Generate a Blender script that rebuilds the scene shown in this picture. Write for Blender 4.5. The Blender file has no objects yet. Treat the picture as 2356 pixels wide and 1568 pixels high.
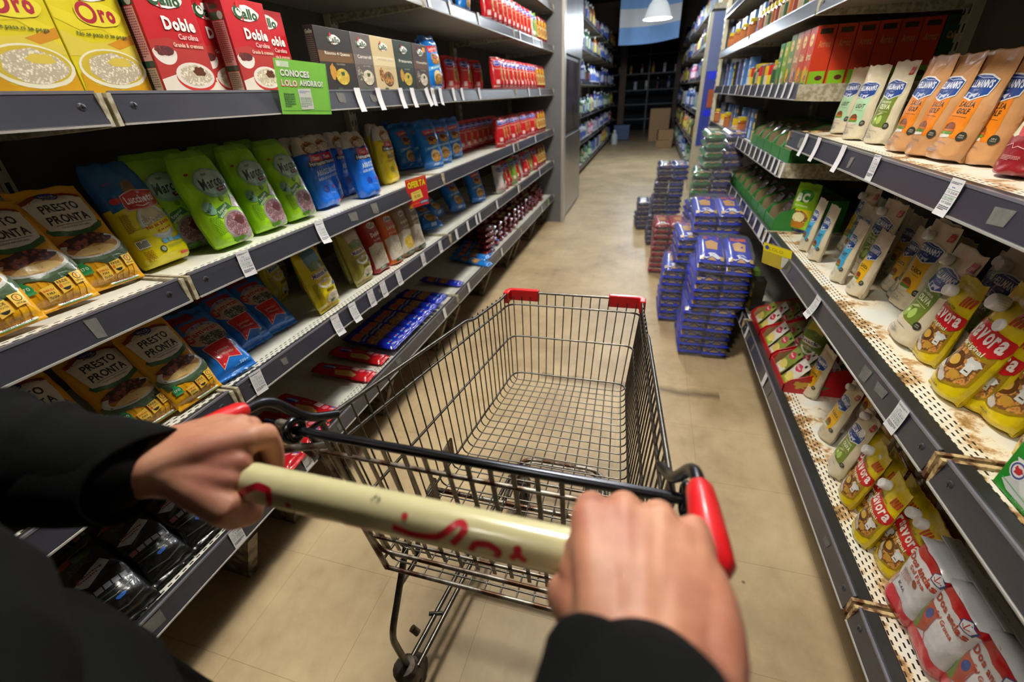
import bpy, bmesh, math, random
from mathutils import Vector, Matrix, noise
C = bpy.context.scene
COL = C.collection
rnd = random.Random(7)
PI = math.pi
# ---------------------------------------------------------------- camera, world, lamps, exposure
CAMH = 1.25
FPX = 1000.5
YAW, PITCH, ROLL = map(math.radians, (17.40, 29.35, -3.16))
def cam_axes():
    sy, cy, sp, cp = math.sin(YAW), math.cos(YAW), math.sin(PITCH), math.cos(PITCH)
    f = Vector((-sy*cp, cy*cp, -sp)); r = Vector((cy, sy, 0)); u = r.cross(f)
    cr, sr = math.cos(ROLL), math.sin(ROLL)
    return r*cr+u*sr, u*cr-r*sr, f
CR, CU, CF = cam_axes()
cam = bpy.data.objects.new('camera', bpy.data.cameras.new('camera')); COL.objects.link(cam)
cam.data.sensor_width = 36; cam.data.lens = FPX/2356*36
cam.data.clip_start = 0.02; cam.data.clip_end = 60
m = Matrix.Identity(4)
for i, a in enumerate((CR, CU, -CF)):
    for k in range(3): m[k][i] = a[k]
m.translation = (0, 0, CAMH)
cam.matrix_world = m
cam.data.dof.use_dof = True; cam.data.dof.focus_distance = 0.95; cam.data.dof.aperture_fstop = 3.0
C.camera = cam
w = bpy.data.worlds.new('world'); C.world = w; w.use_nodes = True
w.node_tree.nodes['Background'].inputs[0].default_value = (.55, .62, .75, 1)
w.node_tree.nodes['Background'].inputs[1].default_value = .02
C.view_settings.view_transform = 'Standard'; C.view_settings.look = 'None'
C.view_settings.exposure = 0.12; C.view_settings.gamma = 1; C.view_settings.use_curve_mapping = False
# lamp positions (x, y, z of shade rim, watts, colour)
LAMPS = [(-.64, -.75, 2.55, 60, (1, .90, .76)), (-.30, 1.30, 2.62, 125, (1, .93, .82)), (-.10, 3.9, 2.62, 90, (1, .94, .85)),
         (-.15, 6.4, 2.75, 60, (.86, .93, 1)), (-.06, 9.0, 2.22, 110, (.85, .93, 1))]

def ray(px, py):
    d = CR*((px-1178)/FPX) - CU*((py-784)/FPX) + CF
    return d
def spot(px, py, z):            # point of the level z seen at a pixel
    d = ray(px, py); t = (z-CAMH)/d.z
    return d.x*t, d.y*t
def atx(px, py, X):             # point of the vertical plane X seen at a pixel
    d = ray(px, py); t = X/d.x
    return d.y*t, CAMH+d.z*t

# ---------------------------------------------------------------- materials
def lin(h):
    c = [int(h[i:i+2], 16)/255 for i in (0, 2, 4)]
    return tuple(((x+.055)/1.055)**2.4 if x > .04045 else x/12.92 for x in c)+(1,)
MATS = {}
def node(nt, t, **kw):
    n = nt.nodes.new(t)
    for k, v in kw.items(): setattr(n, k, v)
    return n
def M(name, hexc, rough=.5, metal=0, var=.0, vs=30, bump=.0, bs=60, coat=0, emit=0, alpha=1, spec=.5, col2=None, stretch=None):
    """plain procedural material: colour varied by noise, noise bump"""
    if name in MATS: return MATS[name]
    m = bpy.data.materials.new(name); m.use_nodes = True; nt = m.node_tree
    b = nt.nodes['Principled BSDF']
    c = lin(hexc); b.inputs['Base Color'].default_value = c
    b.inputs['Roughness'].default_value = rough; b.inputs['Metallic'].default_value = metal
    b.inputs['Coat Weight'].default_value = coat; b.inputs['Coat Roughness'].default_value = .12
    b.inputs['Specular IOR Level'].default_value = spec
    if alpha < 1: b.inputs['Alpha'].default_value = alpha
    if emit: b.inputs['Emission Color'].default_value = c; b.inputs['Emission Strength'].default_value = emit
    tc = node(nt, 'ShaderNodeTexCoord')
    src = tc.outputs['Object']
    if stretch:
        mp = node(nt, 'ShaderNodeMapping'); mp.inputs['Scale'].default_value = stretch
        nt.links.new(src, mp.inputs['Vector']); src = mp.outputs['Vector']
    if var or col2:
        n = node(nt, 'ShaderNodeTexNoise'); n.inputs['Scale'].default_value = vs; n.inputs['Detail'].default_value = 5
        nt.links.new(src, n.inputs['Vector'])
        r = node(nt, 'ShaderNodeValToRGB')
        if col2:
            c2 = lin(col2); r.color_ramp.elements[0].position = .42; r.color_ramp.elements[1].position = .58
        else: c2 = tuple(x*(1-var) for x in c[:3])+(1,); r.color_ramp.elements[0].position = .3; r.color_ramp.elements[1].position = .7
        r.color_ramp.elements[0].color = c2; r.color_ramp.elements[1].color = c
        nt.links.new(n.outputs['Fac'], r.inputs['Fac']); nt.links.new(r.outputs['Color'], b.inputs['Base Color'])
    if bump:
        n = node(nt, 'ShaderNodeTexNoise'); n.inputs['Scale'].default_value = bs; n.inputs['Detail'].default_value = 3
        nt.links.new(src, n.inputs['Vector'])
        k = node(nt, 'ShaderNodeBump'); k.inputs['Strength'].default_value = bump; k.inputs['Distance'].default_value = .003
        nt.links.new(n.outputs['Fac'], k.inputs['Height']); nt.links.new(k.outputs['Normal'], b.inputs['Normal'])
    MATS[name] = m
    return m
def film(hexc):                 # shiny printed plastic film
    return M('film_'+hexc, hexc, rough=.3, bump=.75, bs=42, coat=.5, var=.06, vs=50)
def card(hexc):                 # printed cardboard
    return M('card_'+hexc, hexc, rough=.42, var=.05, vs=25, coat=.1)
def paper(hexc): return M('paper_'+hexc, hexc, rough=.6, var=.05, vs=40)
def grain(name, c1, c2, c3=None, scale=260, rough=.6):    # speckled food picture
    if name in MATS: return MATS[name]
    m = bpy.data.materials.new(name); m.use_nodes = True; nt = m.node_tree; b = nt.nodes['Principled BSDF']
    tc = node(nt, 'ShaderNodeTexCoord'); v = node(nt, 'ShaderNodeTexVoronoi'); v.inputs['Scale'].default_value = scale
    n = node(nt, 'ShaderNodeTexNoise'); n.inputs['Scale'].default_value = scale*.25; n.inputs['Detail'].default_value = 4
    nt.links.new(tc.outputs['Object'], v.inputs['Vector']); nt.links.new(tc.outputs['Object'], n.inputs['Vector'])
    mx = node(nt, 'ShaderNodeMath', operation='MULTIPLY_ADD'); mx.inputs[1].default_value = .6; 
    nt.links.new(v.outputs['Distance'], mx.inputs[0]); nt.links.new(n.outputs['Fac'], mx.inputs[2])
    r = node(nt, 'ShaderNodeValToRGB'); r.color_ramp.elements[0].position = .5; r.color_ramp.elements[0].color = lin(c1)
    r.color_ramp.elements[1].position = .85; r.color_ramp.elements[1].color = lin(c2)
    if c3: e = r.color_ramp.elements.new(.66); e.color = lin(c3)
    nt.links.new(mx.outputs[0], r.inputs['Fac']); nt.links.new(r.outputs['Color'], b.inputs['Base Color'])
    b.inputs['Roughness'].default_value = rough; b.inputs['Coat Weight'].default_value = .25; b.inputs['Coat Roughness'].default_value = .2
    MATS[name] = m; return m
def foods():
    grain('rice_picture', 'f4efe0', 'b7ab93', 'e6ddc8'); grain('polenta_picture', 'efc673', 'b98232', 'dca850', 90)
    grain('meat_picture', '7a2f20', '3d1610', '9a4c34', 120); grain('pink_rice_picture', 'b9949a', '6d4a50', 'a07c80', 300)
    grain('bean_picture', '8c1c1c', '4a0c10', '6e1216', 200); grain('yellow_rice_picture', 'e6d24a', 'b2952a', None, 250)
    grain('stew_picture', 'a8642a', '6a4016', 'c98f40', 160); grain('pasta_picture', 'dcb060', '9a6a2a', 'c8964a', 140)
    grain('salad_picture', '7fa040', 'a02a20', 'd8d890', 150); grain('green_picture', '4f7a2c', '22401c', None, 150)
    grain('grey_grain_picture', '9a9484', '4c4a44', 'b8b09c', 200); grain('burger_picture', '7a4526', '3c7a30', 'b03020', 90)
foods()

# ---------------------------------------------------------------- mesh builder
class B:
    def __init__(s): s.v = []; s.f = []; s.mi = []; s.sm = []; s.mats = []
    def mat(s, m):
        if m not in s.mats: s.mats.append(m)
        return s.mats.index(m)
    def add(s, vs, fs, m, smooth=False):
        o = len(s.v); s.v += [tuple(v) for v in vs]; k = s.mat(m)
        for f in fs: s.f.append(tuple(i+o for i in f)); s.mi.append(k); s.sm.append(smooth)
        return s
    def box(s, x0, y0, z0, x1, y1, z1, m, bev=0):
        if bev:
            bm = bmesh.new(); bmesh.ops.create_cube(bm, size=1)
            for v in bm.verts: v.co = ((x0+x1)/2+v.co.x*(x1-x0), (y0+y1)/2+v.co.y*(y1-y0), (z0+z1)/2+v.co.z*(z1-z0))
            bmesh.ops.bevel(bm, geom=bm.edges[:], offset=bev, segments=2, profile=.5, affect='EDGES')
            bm.verts.index_update()
            s.add([v.co[:] for v in bm.verts], [[v.index for v in f.verts] for f in bm.faces], m, False); bm.free(); return s
        vs = [(x, y, z) for z in (z0, z1) for y in (y0, y1) for x in (x0, x1)]
        return s.add(vs, [(0, 2, 3, 1), (4, 5, 7, 6), (0, 1, 5, 4), (2, 6, 7, 3), (0, 4, 6, 2), (1, 3, 7, 5)], m)
    def tube(s, pts, r, m, n=6, closed=False, cap=True):
        P = [Vector(p) for p in pts]; N = len(P)
        rs = r if isinstance(r, (list, tuple)) else [r]*N
        T = []
        for i in range(N):
            a = P[(i-1) % N] if (closed or i > 0) else P[i]; b = P[(i+1) % N] if (closed or i < N-1) else P[i]
            T.append((b-a).normalized())
        up = Vector((0, 0, 1)) if abs(T[0].z) < .9 else Vector((1, 0, 0))
        nrm = (up-T[0]*up.dot(T[0])).normalized(); vs = []
        for i in range(N):
            nrm = (nrm-T[i]*nrm.dot(T[i]))
            if nrm.length < 1e-6: nrm = T[i].orthogonal()
            nrm.normalize(); bn = T[i].cross(nrm)
            k = 1.0
            if 0 < i < N-1:
                c = (P[i]-P[i-1]).normalized().dot(T[i]); k = 1/max(c, .6)
            for j in range(n):
                a = 2*PI*j/n; vs.append(P[i]+(nrm*math.cos(a)+bn*math.sin(a))*rs[i]*(k if k < 1.2 else 1))
        fs = []
        L = N if closed else N-1
        for i in range(L):
            for j in range(n):
                a = i*n+j; b = i*n+(j+1) % n; c = ((i+1) % N)*n+(j+1) % n; d = ((i+1) % N)*n+j
                fs.append((a, b, c, d))
        s.add(vs, fs, m, True)
        if cap and not closed:
            s.add(vs[:n], [tuple(range(n))[::-1]], m); s.add(vs[-n:], [tuple(range(n))], m)
        return s
    def lathe(s, prof, m, n=20, c=(0, 0, 0), axis='z', smooth=True, mats=None):
        vs = []
        for r, z in prof:
            for j in range(n):
                a = 2*PI*j/n; x, y = r*math.cos(a), r*math.sin(a)
                p = {'z': (x, y, z), 'x': (z, x, y), 'y': (y, z, x)}[axis]
                vs.append((c[0]+p[0], c[1]+p[1], c[2]+p[2]))
        for i in range(len(prof)-1):
            mm = mats[i] if mats else m
            fs = [(j, (j+1) % n, n+(j+1) % n, n+j) for j in range(n)]
            s.add(vs[i*n:(i+2)*n], fs, mm, smooth)
        return s
    def prism(s, poly, axis, a, b, m):     # polygon in the plane normal to axis, extruded a..b
        f = {'x': lambda p, t: (t, p[0], p[1]), 'y': lambda p, t: (p[0], t, p[1]), 'z': lambda p, t: (p[0], p[1], t)}[axis]
        n = len(poly); vs = [f(p, a) for p in poly]+[f(p, b) for p in poly]
        fs = [tuple(range(n))[::-1], tuple(range(n, 2*n))]+[(i, (i+1) % n, n+(i+1) % n, n+i) for i in range(n)]
        return s.add(vs, fs, m)
    def mesh(s, name):
        me = bpy.data.meshes.new(name); me.from_pydata(s.v, [], s.f)
        for mm in s.mats: me.materials.append(mm)
        me.polygons.foreach_set('material_index', s.mi); me.polygons.foreach_set('use_smooth', s.sm); me.update()
        return me
    def build(s, name, parent=None):
        o = bpy.data.objects.new(name, s.mesh(name)); COL.objects.link(o)
        if parent: o.parent = parent
        return o
def bez(P, n=6):                # round the inner corners of a polyline
    P = [Vector(p) for p in P]; out = [P[0]]
    for i in range(1, len(P)-1):
        a, b, c = P[i-1], P[i], P[i+1]; d = min((a-b).length, (c-b).length)*.45
        p0 = b+(a-b).normalized()*d; p2 = b+(c-b).normalized()*d
        for k in range(n+1):
            t = k/n; out.append(p0*(1-t)**2+b*2*t*(1-t)+p2*t*t)
    return out+[P[-1]]
def rc(P, d=.01, n=4):          # corners rounded with a fixed cut
    P = [Vector(p) for p in P]; out = [P[0]]
    for i in range(1, len(P)-1):
        a, b, c = P[i-1], P[i], P[i+1]; dd = min(d, (a-b).length*.49, (c-b).length*.49)
        p0 = b+(a-b).normalized()*dd; p2 = b+(c-b).normalized()*dd
        for k in range(n+1):
            t = k/n; out.append(p0*(1-t)**2+b*2*t*(1-t)+p2*t*t)
    return out+[P[-1]]
def tag(o, label=None, cat=None, group=None, kind=None):
    if label: o['label'] = label
    if cat: o['category'] = cat
    if group: o['group'] = group
    if kind: o['kind'] = kind
    return o
def empty(name, loc=(0, 0, 0), rz=0):
    o = bpy.data.objects.new(name, None); COL.objects.link(o); o.location = loc; o.rotation_euler = (0, 0, rz); o.empty_display_size = .05
    return o
def copy_tree(o, parent=None):
    c = o.copy(); COL.objects.link(c)
    if parent: c.parent = parent
    for ch in list(o.children): copy_tree(ch, c)
    return c

# ---------------------------------------------------------------- room
def floor_mat():
    m = bpy.data.materials.new('vinyl_tile_floor'); m.use_nodes = True; nt = m.node_tree; b = nt.nodes['Principled BSDF']
    tc = node(nt, 'ShaderNodeTexCoord'); mp = node(nt, 'ShaderNodeMapping')
    mp.inputs['Location'].default_value = (.02, .265, 0)
    nt.links.new(tc.outputs['Object'], mp.inputs['Vector'])
    br = node(nt, 'ShaderNodeTexBrick'); br.offset = 0; br.inputs['Scale'].default_value = 1
    br.inputs['Brick Width'].default_value = .305; br.inputs['Row Height'].default_value = .305
    br.inputs['Mortar Size'].default_value = .0009; br.inputs['Mortar Smooth'].default_value = .4
    br.inputs['Color1'].default_value = (1, 1, 1, 1); br.inputs['Color2'].default_value = (.965, .96, .955, 1); br.inputs['Mortar'].default_value = (.66, .61, .55, 1)
    nt.links.new(mp.outputs['Vector'], br.inputs['Vector'])
    n1 = node(nt, 'ShaderNodeTexNoise'); n1.inputs['Scale'].default_value = 2.2; n1.inputs['Detail'].default_value = 8; n1.inputs['Roughness'].default_value = .65
    n2 = node(nt, 'ShaderNodeTexNoise'); n2.inputs['Scale'].default_value = 14; n2.inputs['Detail'].default_value = 6
    mp2 = node(nt, 'ShaderNodeMapping'); mp2.inputs['Scale'].default_value = (1.4, .8, 1); nt.links.new(tc.outputs['Object'], mp2.inputs['Vector'])
    nt.links.new(tc.outputs['Object'], n1.inputs['Vector']); nt.links.new(mp2.outputs['Vector'], n2.inputs['Vector'])
    r1 = node(nt, 'ShaderNodeValToRGB'); e = r1.color_ramp.elements; e[0].position = .3; e[0].color = lin('a38d6c'); e[1].position = .62; e[1].color = lin('c9b48e')
    nt.links.new(n1.outputs['Fac'], r1.inputs['Fac'])
    r2 = node(nt, 'ShaderNodeValToRGB'); e = r2.color_ramp.elements; e[0].position = .25; e[0].color = (.91, .89, .86, 1); e[1].position = .6; e[1].color = (1, 1, 1, 1)
    nt.links.new(n2.outputs['Fac'], r2.inputs['Fac'])
    # specks of dirt
    n3 = node(nt, 'ShaderNodeTexVoronoi'); n3.inputs['Scale'].default_value = 7; nt.links.new(tc.outputs['Object'], n3.inputs['Vector'])
    r3 = node(nt, 'ShaderNodeValToRGB'); e = r3.color_ramp.elements; e[0].position = .025; e[0].color = (.4, .34, .28, 1); e[1].position = .05; e[1].color = (1, 1, 1, 1)
    nt.links.new(n3.outputs['Distance'], r3.inputs['Fac'])
    def mul(a, b_):
        x = node(nt, 'ShaderNodeMix', data_type='RGBA', blend_type='MULTIPLY'); x.inputs['Factor'].default_value = 1
        nt.links.new(a, x.inputs[6]); nt.links.new(b_, x.inputs[7]); return x.outputs[2]
    c = mul(mul(mul(r1.outputs['Color'], br.outputs['Color']), r2.outputs['Color']), r3.outputs['Color'])
    # grey worn line across the aisle at y = 1.8
    sx = node(nt, 'ShaderNodeSeparateXYZ'); nt.links.new(tc.outputs['Object'], sx.inputs[0])
    n4 = node(nt, 'ShaderNodeTexNoise'); n4.inputs['Scale'].default_value = 9; nt.links.new(tc.outputs['Object'], n4.inputs['Vector'])
    a1 = node(nt, 'ShaderNodeMath', operation='MULTIPLY_ADD'); a1.inputs[1].default_value = .07; nt.links.new(n4.outputs['Fac'], a1.inputs[0]); nt.links.new(sx.outputs['Y'], a1.inputs[2])
    a2 = node(nt, 'ShaderNodeMath', operation='SUBTRACT'); a2.inputs[1].default_value = 1.835; nt.links.new(a1.outputs[0], a2.inputs[0])
    a3 = node(nt, 'ShaderNodeMath', operation='ABSOLUTE'); nt.links.new(a2.outputs[0], a3.inputs[0])
    r4 = node(nt, 'ShaderNodeValToRGB'); e = r4.color_ramp.elements; e[0].position = .004; e[0].color = (.42, .38, .34, 1); e[1].position = .04; e[1].color = (1, 1, 1, 1)
    nt.links.new(a3.outputs[0], r4.inputs['Fac'])
    # only between x = -.55 and .55
    b1 = node(nt, 'ShaderNodeMath', operation='ABSOLUTE'); nt.links.new(sx.outputs['X'], b1.inputs[0])
    b2 = node(nt, 'ShaderNodeMath', operation='LESS_THAN'); b2.inputs[1].default_value = .42; nt.links.new(b1.outputs[0], b2.inputs[0])
    x = node(nt, 'ShaderNodeMix', data_type='RGBA', blend_type='MULTIPLY'); nt.links.new(b2.outputs[0], x.inputs[0]); nt.links.new(c, x.inputs[6]); nt.links.new(r4.outputs['Color'], x.inputs[7])
    nt.links.new(x.outputs[2], b.inputs['Base Color'])
    b.inputs['Roughness'].default_value = .46; b.inputs['Specular IOR Level'].default_value = .35
    k = node(nt, 'ShaderNodeBump'); k.inputs['Strength'].default_value = .15; k.inputs['Distance'].default_value = .002
    nt.links.new(n2.outputs['Fac'], k.inputs['Height']); nt.links.new(k.outputs['Normal'], b.inputs['Normal'])
    return m
XW0, XW1, YW0, YW1, ZC = -3.2, 2.9, -2.6, 17.2, 3.3
def slab(name, x0, y0, z0, x1, y1, z1, mt): return tag(B().box(x0, y0, z0, x1, y1, z1, mt).build(name), kind='structure')
slab('floor', XW0, YW0, -.1, XW1, YW1, 0, floor_mat())
slab('ceiling', XW0, YW0, ZC, XW1, YW1, ZC+.1, M('ceiling_paint', '4a4640', .9, var=.2, vs=3))
wm = M('wall_paint', '5c564e', .85, var=.15, vs=2)
slab('wall_left', XW0-.1, YW0, 0, XW0, YW1, ZC, wm); slab('wall_right', XW1, YW0, 0, XW1+.1, YW1, ZC, wm)
slab('wall_front', XW0, YW0-.1, 0, XW1, YW0, ZC, wm); slab('wall_back', XW0, YW1, 0, XW1, YW1+.1, ZC, M('wall_back_paint', '23262c', .9, var=.2, vs=2))

# ---------------------------------------------------------------- pendant lamps
def bell_lamp():
    root = empty('pendant_lamp')
    ac = M('lamp_acrylic', 'e4ebf0', .25, emit=.45)
    B().lathe([(.0, .30), (.035, .30), (.06, .285), (.10, .25), (.145, .19), (.185, .10), (.21, .03), (.225, 0), (.219, 0), (.20, .04), (.175, .10), (.135, .19), (.09, .24), (.0, .28)], ac, 32).build('lamp_shade', root)
    B().lathe([(.0, -.0), (.028, .02), (.042, .055), (.042, .085), (.025, .13), (.02, .17)], M('lamp_bulb_glass', 'fffdf5', .3, emit=5), 16).build('bulb', root)
    B().lathe([(.0, .39), (.03, .385), (.042, .33), (.05, .295), (.0, .29)], M('lamp_cap', '3a3d40', .4, metal=.6), 16).build('cap', root)
    return root
def place_lamps():
    proto = bell_lamp()
    labels = ['white bell pendant lamp behind the shopper', 'white bell pendant lamp over the shopping trolley', 'white bell pendant lamp over the shrink-wrapped stacks',
              'white bell pendant lamp over the cross aisle', 'glowing white bell pendant lamp in front of the blue and white flag']
    for i, (x, y, z, p, c) in enumerate(LAMPS):
        o = proto if i == 0 else copy_tree(proto)
        o.location = (x, y, z); tag(o, labels[i], 'lamp', 'pendant lamps along the aisle')
        B().tube([(0, 0, .385), (0, 0, ZC-z)], .006, M('lamp_cap', '3a3d40'), 6).build('cord', o)
        l = bpy.data.lights.new('lamp_light', 'POINT'); l.energy = p; l.color = c; l.shadow_soft_size = .13
        lo = bpy.data.objects.new('lamp_light', l); COL.objects.link(lo); lo.location = (x, y, z-.05)
place_lamps()
# ---------------------------------------------------------------- shelving
XL, XR = -.9525, .529
def shelf_mat(rust):
    nm = 'rusty_perforated_shelf' if rust else 'perforated_shelf'
    if nm in MATS: return MATS[nm]
    m = bpy.data.materials.new(nm); m.use_nodes = True; nt = m.node_tree; b = nt.nodes['Principled BSDF']
    tc = node(nt, 'ShaderNodeTexCoord'); sx = node(nt, 'ShaderNodeSeparateXYZ'); nt.links.new(tc.outputs['Object'], sx.inputs[0])
    # local coordinates: y runs along the shelf, x = distance back from the front edge
    def mth(op, a, b_=None, c=None):
        n = node(nt, 'ShaderNodeMath', operation=op)
        for i, q in enumerate((a, b_, c)):
            if q is None: continue
            if isinstance(q, (int, float)): n.inputs[i].default_value = q
            else: nt.links.new(q, n.inputs[i])
        return n.outputs[0]
    X, Y = sx.outputs['X'], sx.outputs['Y']
    row = mth('FLOOR', mth('DIVIDE', X, .0105))
    fx = mth('ABSOLUTE', mth('SUBTRACT', mth('FRACT', mth('DIVIDE', X, .0105)), .5))
    fy = mth('ABSOLUTE', mth('SUBTRACT', mth('FRACT', mth('ADD', mth('DIVIDE', Y, .019), mth('MULTIPLY', row, .5))), .5))
    hole = mth('MULTIPLY', mth('LESS_THAN', fx, .17), mth('LESS_THAN', fy, .27))
    zone = mth('MULTIPLY', mth('GREATER_THAN', X, .0335 if rust else .021), mth('LESS_THAN', X, .0735 if rust else .053))
    hole = mth('MULTIPLY', hole, zone)
    n = node(nt, 'ShaderNodeTexNoise'); n.inputs['Scale'].default_value = 9; n.inputs['Detail'].default_value = 8; n.inputs['Roughness'].default_value = .7
    nt.links.new(tc.outputs['Object'], n.inputs['Vector'])
    r = node(nt, 'ShaderNodeValToRGB'); e = r.color_ramp.elements
    e[0].position = .3 if not rust else .36; e[0].color = lin('cfcdc0' if not rust else '5c3d1c'); e[1].position = .6; e[1].color = lin('e2e3da')
    if rust: q = e.new(.44); q.color = lin('b58f5c'); q = e.new(.49); q.color = lin('e6dcc4')
    if rust:   # rust gathers near the front edge
        add = mth('ADD', n.outputs['Fac'], mth('MULTIPLY', mth('SUBTRACT', mth('MINIMUM', X, .16), .07), .9)); nt.links.new(add, r.inputs['Fac'])
    else: nt.links.new(n.outputs['Fac'], r.inputs['Fac'])
    mx = node(nt, 'ShaderNodeMix', data_type='RGBA'); nt.links.new(hole, mx.inputs[0]); nt.links.new(r.outputs['Color'], mx.inputs[6]); mx.inputs[7].default_value = lin('1a1611')
    nt.links.new(mx.outputs[2], b.inputs['Base Color']); b.inputs['Roughness'].default_value = .4
    MATS[nm] = m; return m
RAIL = M('price_rail_plastic', '32343f', .32, var=.22, vs=9, coat=.5, bump=.05, stretch=(1, .25, 6), spec=.6)
RAILEDGE = M('price_rail_clear_edge', 'a9a7a4', .3, coat=.4)
LIP = M('shelf_lip_dark', '20211f', .45, var=.3, vs=20)
CREAM = M('cream_steel', 'c9c2a8', .45, var=.2, vs=12); WORN = M('worn_steel', 'b8b29c', .5, col2='8f866c', vs=60)
SCREW = M('screw_head', '4b4c54', .35, metal=.5)
TAPE = M('old_tape_residue', '64625e', .8, var=.3, vs=80)
UNDER = M('shelf_underside', '8c867a', .55, var=.2, vs=6)
PEG = M('peg_panel', '57534a', .7, var=.2, vs=5)
RUSTY = M('rusty_end', 'c2a878', .7, col2='5a3416', vs=45)
def add_shelf(parent, side, z, y0, y1, depth, name='shelf', rust=False, near=False, rot=.17, ph=.054):
    """z = top of the price rail; side -1 left of the aisle, +1 right. Shelf-local x runs back from the front edge"""
    s = side
    b = B(); t = .034
    # tray with a raised dark lip: local x back, y along, z up
    b.box(.016, y0+.004, -.010-t, depth, y1-.004, -.010, UNDER)
    top = shelf_mat(rust)
    b.add([(.018, y0+.006, -.0095), (depth, y0+.006, -.0095), (depth, y1-.006, -.0095), (.018, y1-.006, -.0095)], [(0, 1, 2, 3)], top)
    lw = .032 if rust else .016
    b.box(0, y0+.004, -.012-t, lw, y1-.004, -.003, LIP, bev=.003)
    for yy in (y0+.006, y1-.010):          # worn folded end plates
        b.prism([(-.011, -.002), (depth*.96, -.012), (depth*.96, -.075), (.30, -.072), (.05, -.060), (-.012, -.056)], 'y', yy-.004, yy+.004, WORN if not rust else RUSTY)
    sh = b.build(name, parent)
    sh.location = (XL if s < 0 else XR, 0, z); 
    # left: x back means -X, so mirror by rotating half a turn
    if s < 0: sh.scale = (-1, 1, 1)
    r = B(); k = rot*ph
    prof = [(-.001, .001), (-.004, -.003), (-.004-k*.5, -ph*.5), (-.004-k, -ph+.004), (-.001-k, -ph), (.004-k, -ph+.003), (.002, -.01), (.003, .001)]
    r.prism([(a, c) for a, c in prof], 'y', y0+.013, y1-.013, RAIL)
    r.box(-.0062-k, y0+.012, -ph-.001, -.001-k, y1-.012, -ph+.0026, RAILEDGE)
    r.box(-.0052, y0+.012, -.0035, -.001, y1-.012, .0014, M('rail_top_edge', '6d6d78', .3, coat=.4))
    if near:
        for yy in (y0+.045, y1-.045):
            r.lathe([(0, -.0098), (.0045, -.0098), (.0070, -.0088), (.0075, -.0065)], SCREW, 14, (0, yy, -ph*.45), axis='x')
            for a, c in ((.0052, .0011), (.0011, .0052)): r.box(-.0100, yy-a, -ph*.45-c, -.0097, yy+a, -ph*.45+c, M('screw_slot', '101012'))
        q = random.Random(int(z*100+y0*37+s*5))
        for _ in range(4):
            yy = q.uniform(y0+.1, y1-.12); h0 = -ph*q.uniform(.1, .3); h1 = -ph*q.uniform(.6, .9); w = q.uniform(.012, .05); xx = lambda h: -.0044-k*(-h/ph)*1.0-.0003
            r.add([(xx(h0), yy, h0), (xx(h0), yy+w, h0-.003), (xx(h1), yy+w*.9, h1), (xx(h1), yy+.003, h1+.004)], [(0, 1, 2, 3)], TAPE)
    rl = r.build('price_rail', sh)
    return sh
def add_legs(parent, side, ys, depth=.36):
    for yy in ys:
        x = XL if side < 0 else XR; s = side
        b = B(); b.prism([(x+s*.03, .19), (x+s*.10, .02), (x+s*.10, 0), (x+s*(depth+.05), 0), (x+s*(depth+.05), .19)][::1], 'y', yy-.018, yy+.018, M('leg_steel', '7d7462', .55, col2='4b4034', vs=30))
        b.build('foot', parent)
def unit(side, y0, y1, zs, label, depth=.45, bdepth=.45, rust=False, near=False, top=2.1, zlist=None, name='shelving_unit', group=None):
    root = empty(name, (0, 0, 0)); tag(root, label, 'shelving', group)
    x = XL if side < 0 else XR
    xb = x+side*(depth+.005)
    b = B(); b.box(min(xb, xb+side*.02), y0, .05, max(xb, xb+side*.02), y1, top, PEG)
    bp = b.build('back_panel', root)
    for yy in (y0+.001, y1-.026):
        u = B(); xx = xb-side*.03; u.box(min(xx, xx+side*.03), yy, 0, max(xx, xx+side*.03), yy+.025, top, CREAM)
        n = int((top-.1)/.05)
        for i in range(n): u.box(xx-side*.0007 if side > 0 else xx, yy+.008, .06+i*.05, xx if side > 0 else xx+.0007, yy+.017, .085+i*.05, M('slot_dark', '15130f'))
        u.build('upright', root)
    for i, z in enumerate(zs):
        add_shelf(root, side, z, y0, y1, depth, rust=rust and i < 3, near=near)
    add_legs(root, side, (y0+.10, (y0+y1)/2, y1-.1))
    return root
UW = 1.386
LZ = [.305, .645, .943, 1.292, 1.640, 1.945]
LY = [.66-UW, .66, .66+UW, .66+2*UW, .66+3*UW]
for i, (lab) in enumerate(['grey shelving unit on the left behind the left sleeve, holding yellow polenta bags', 'grey shelving unit on the left holding rice boxes and green rice bags',
                           'grey shelving unit on the left with the red and yellow OFERTA card', 'grey shelving unit on the left beside the stainless steel column']):
    unit(-1, LY[i], LY[i+1], LZ, lab, near=i < 2, rust=False, group='shelving units left of the aisle')
RY = [.714-UW, .714, .714+UW, .714+2*UW, .714+3*UW]
RZN = [.262, .690, 1.082, 1.50, 1.9]; RZF = [.262, .690, .963, 1.238, 1.50, 1.78]
for i, (lab, zz) in enumerate([('dark shelving unit at the lower right corner with the green box and salt bags', RZN), ('shelving unit on the right holding mayonnaise and mustard pouches', RZN),
                         ('shelving unit on the right holding orange boxes and green display trays', RZF), ('shelving unit on the right next to the cream end post', RZF)]):
    unit(1, RY[i], RY[i+1], zz, lab, rust=i < 2, near=i < 2, group='shelving units right of the aisle')
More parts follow.
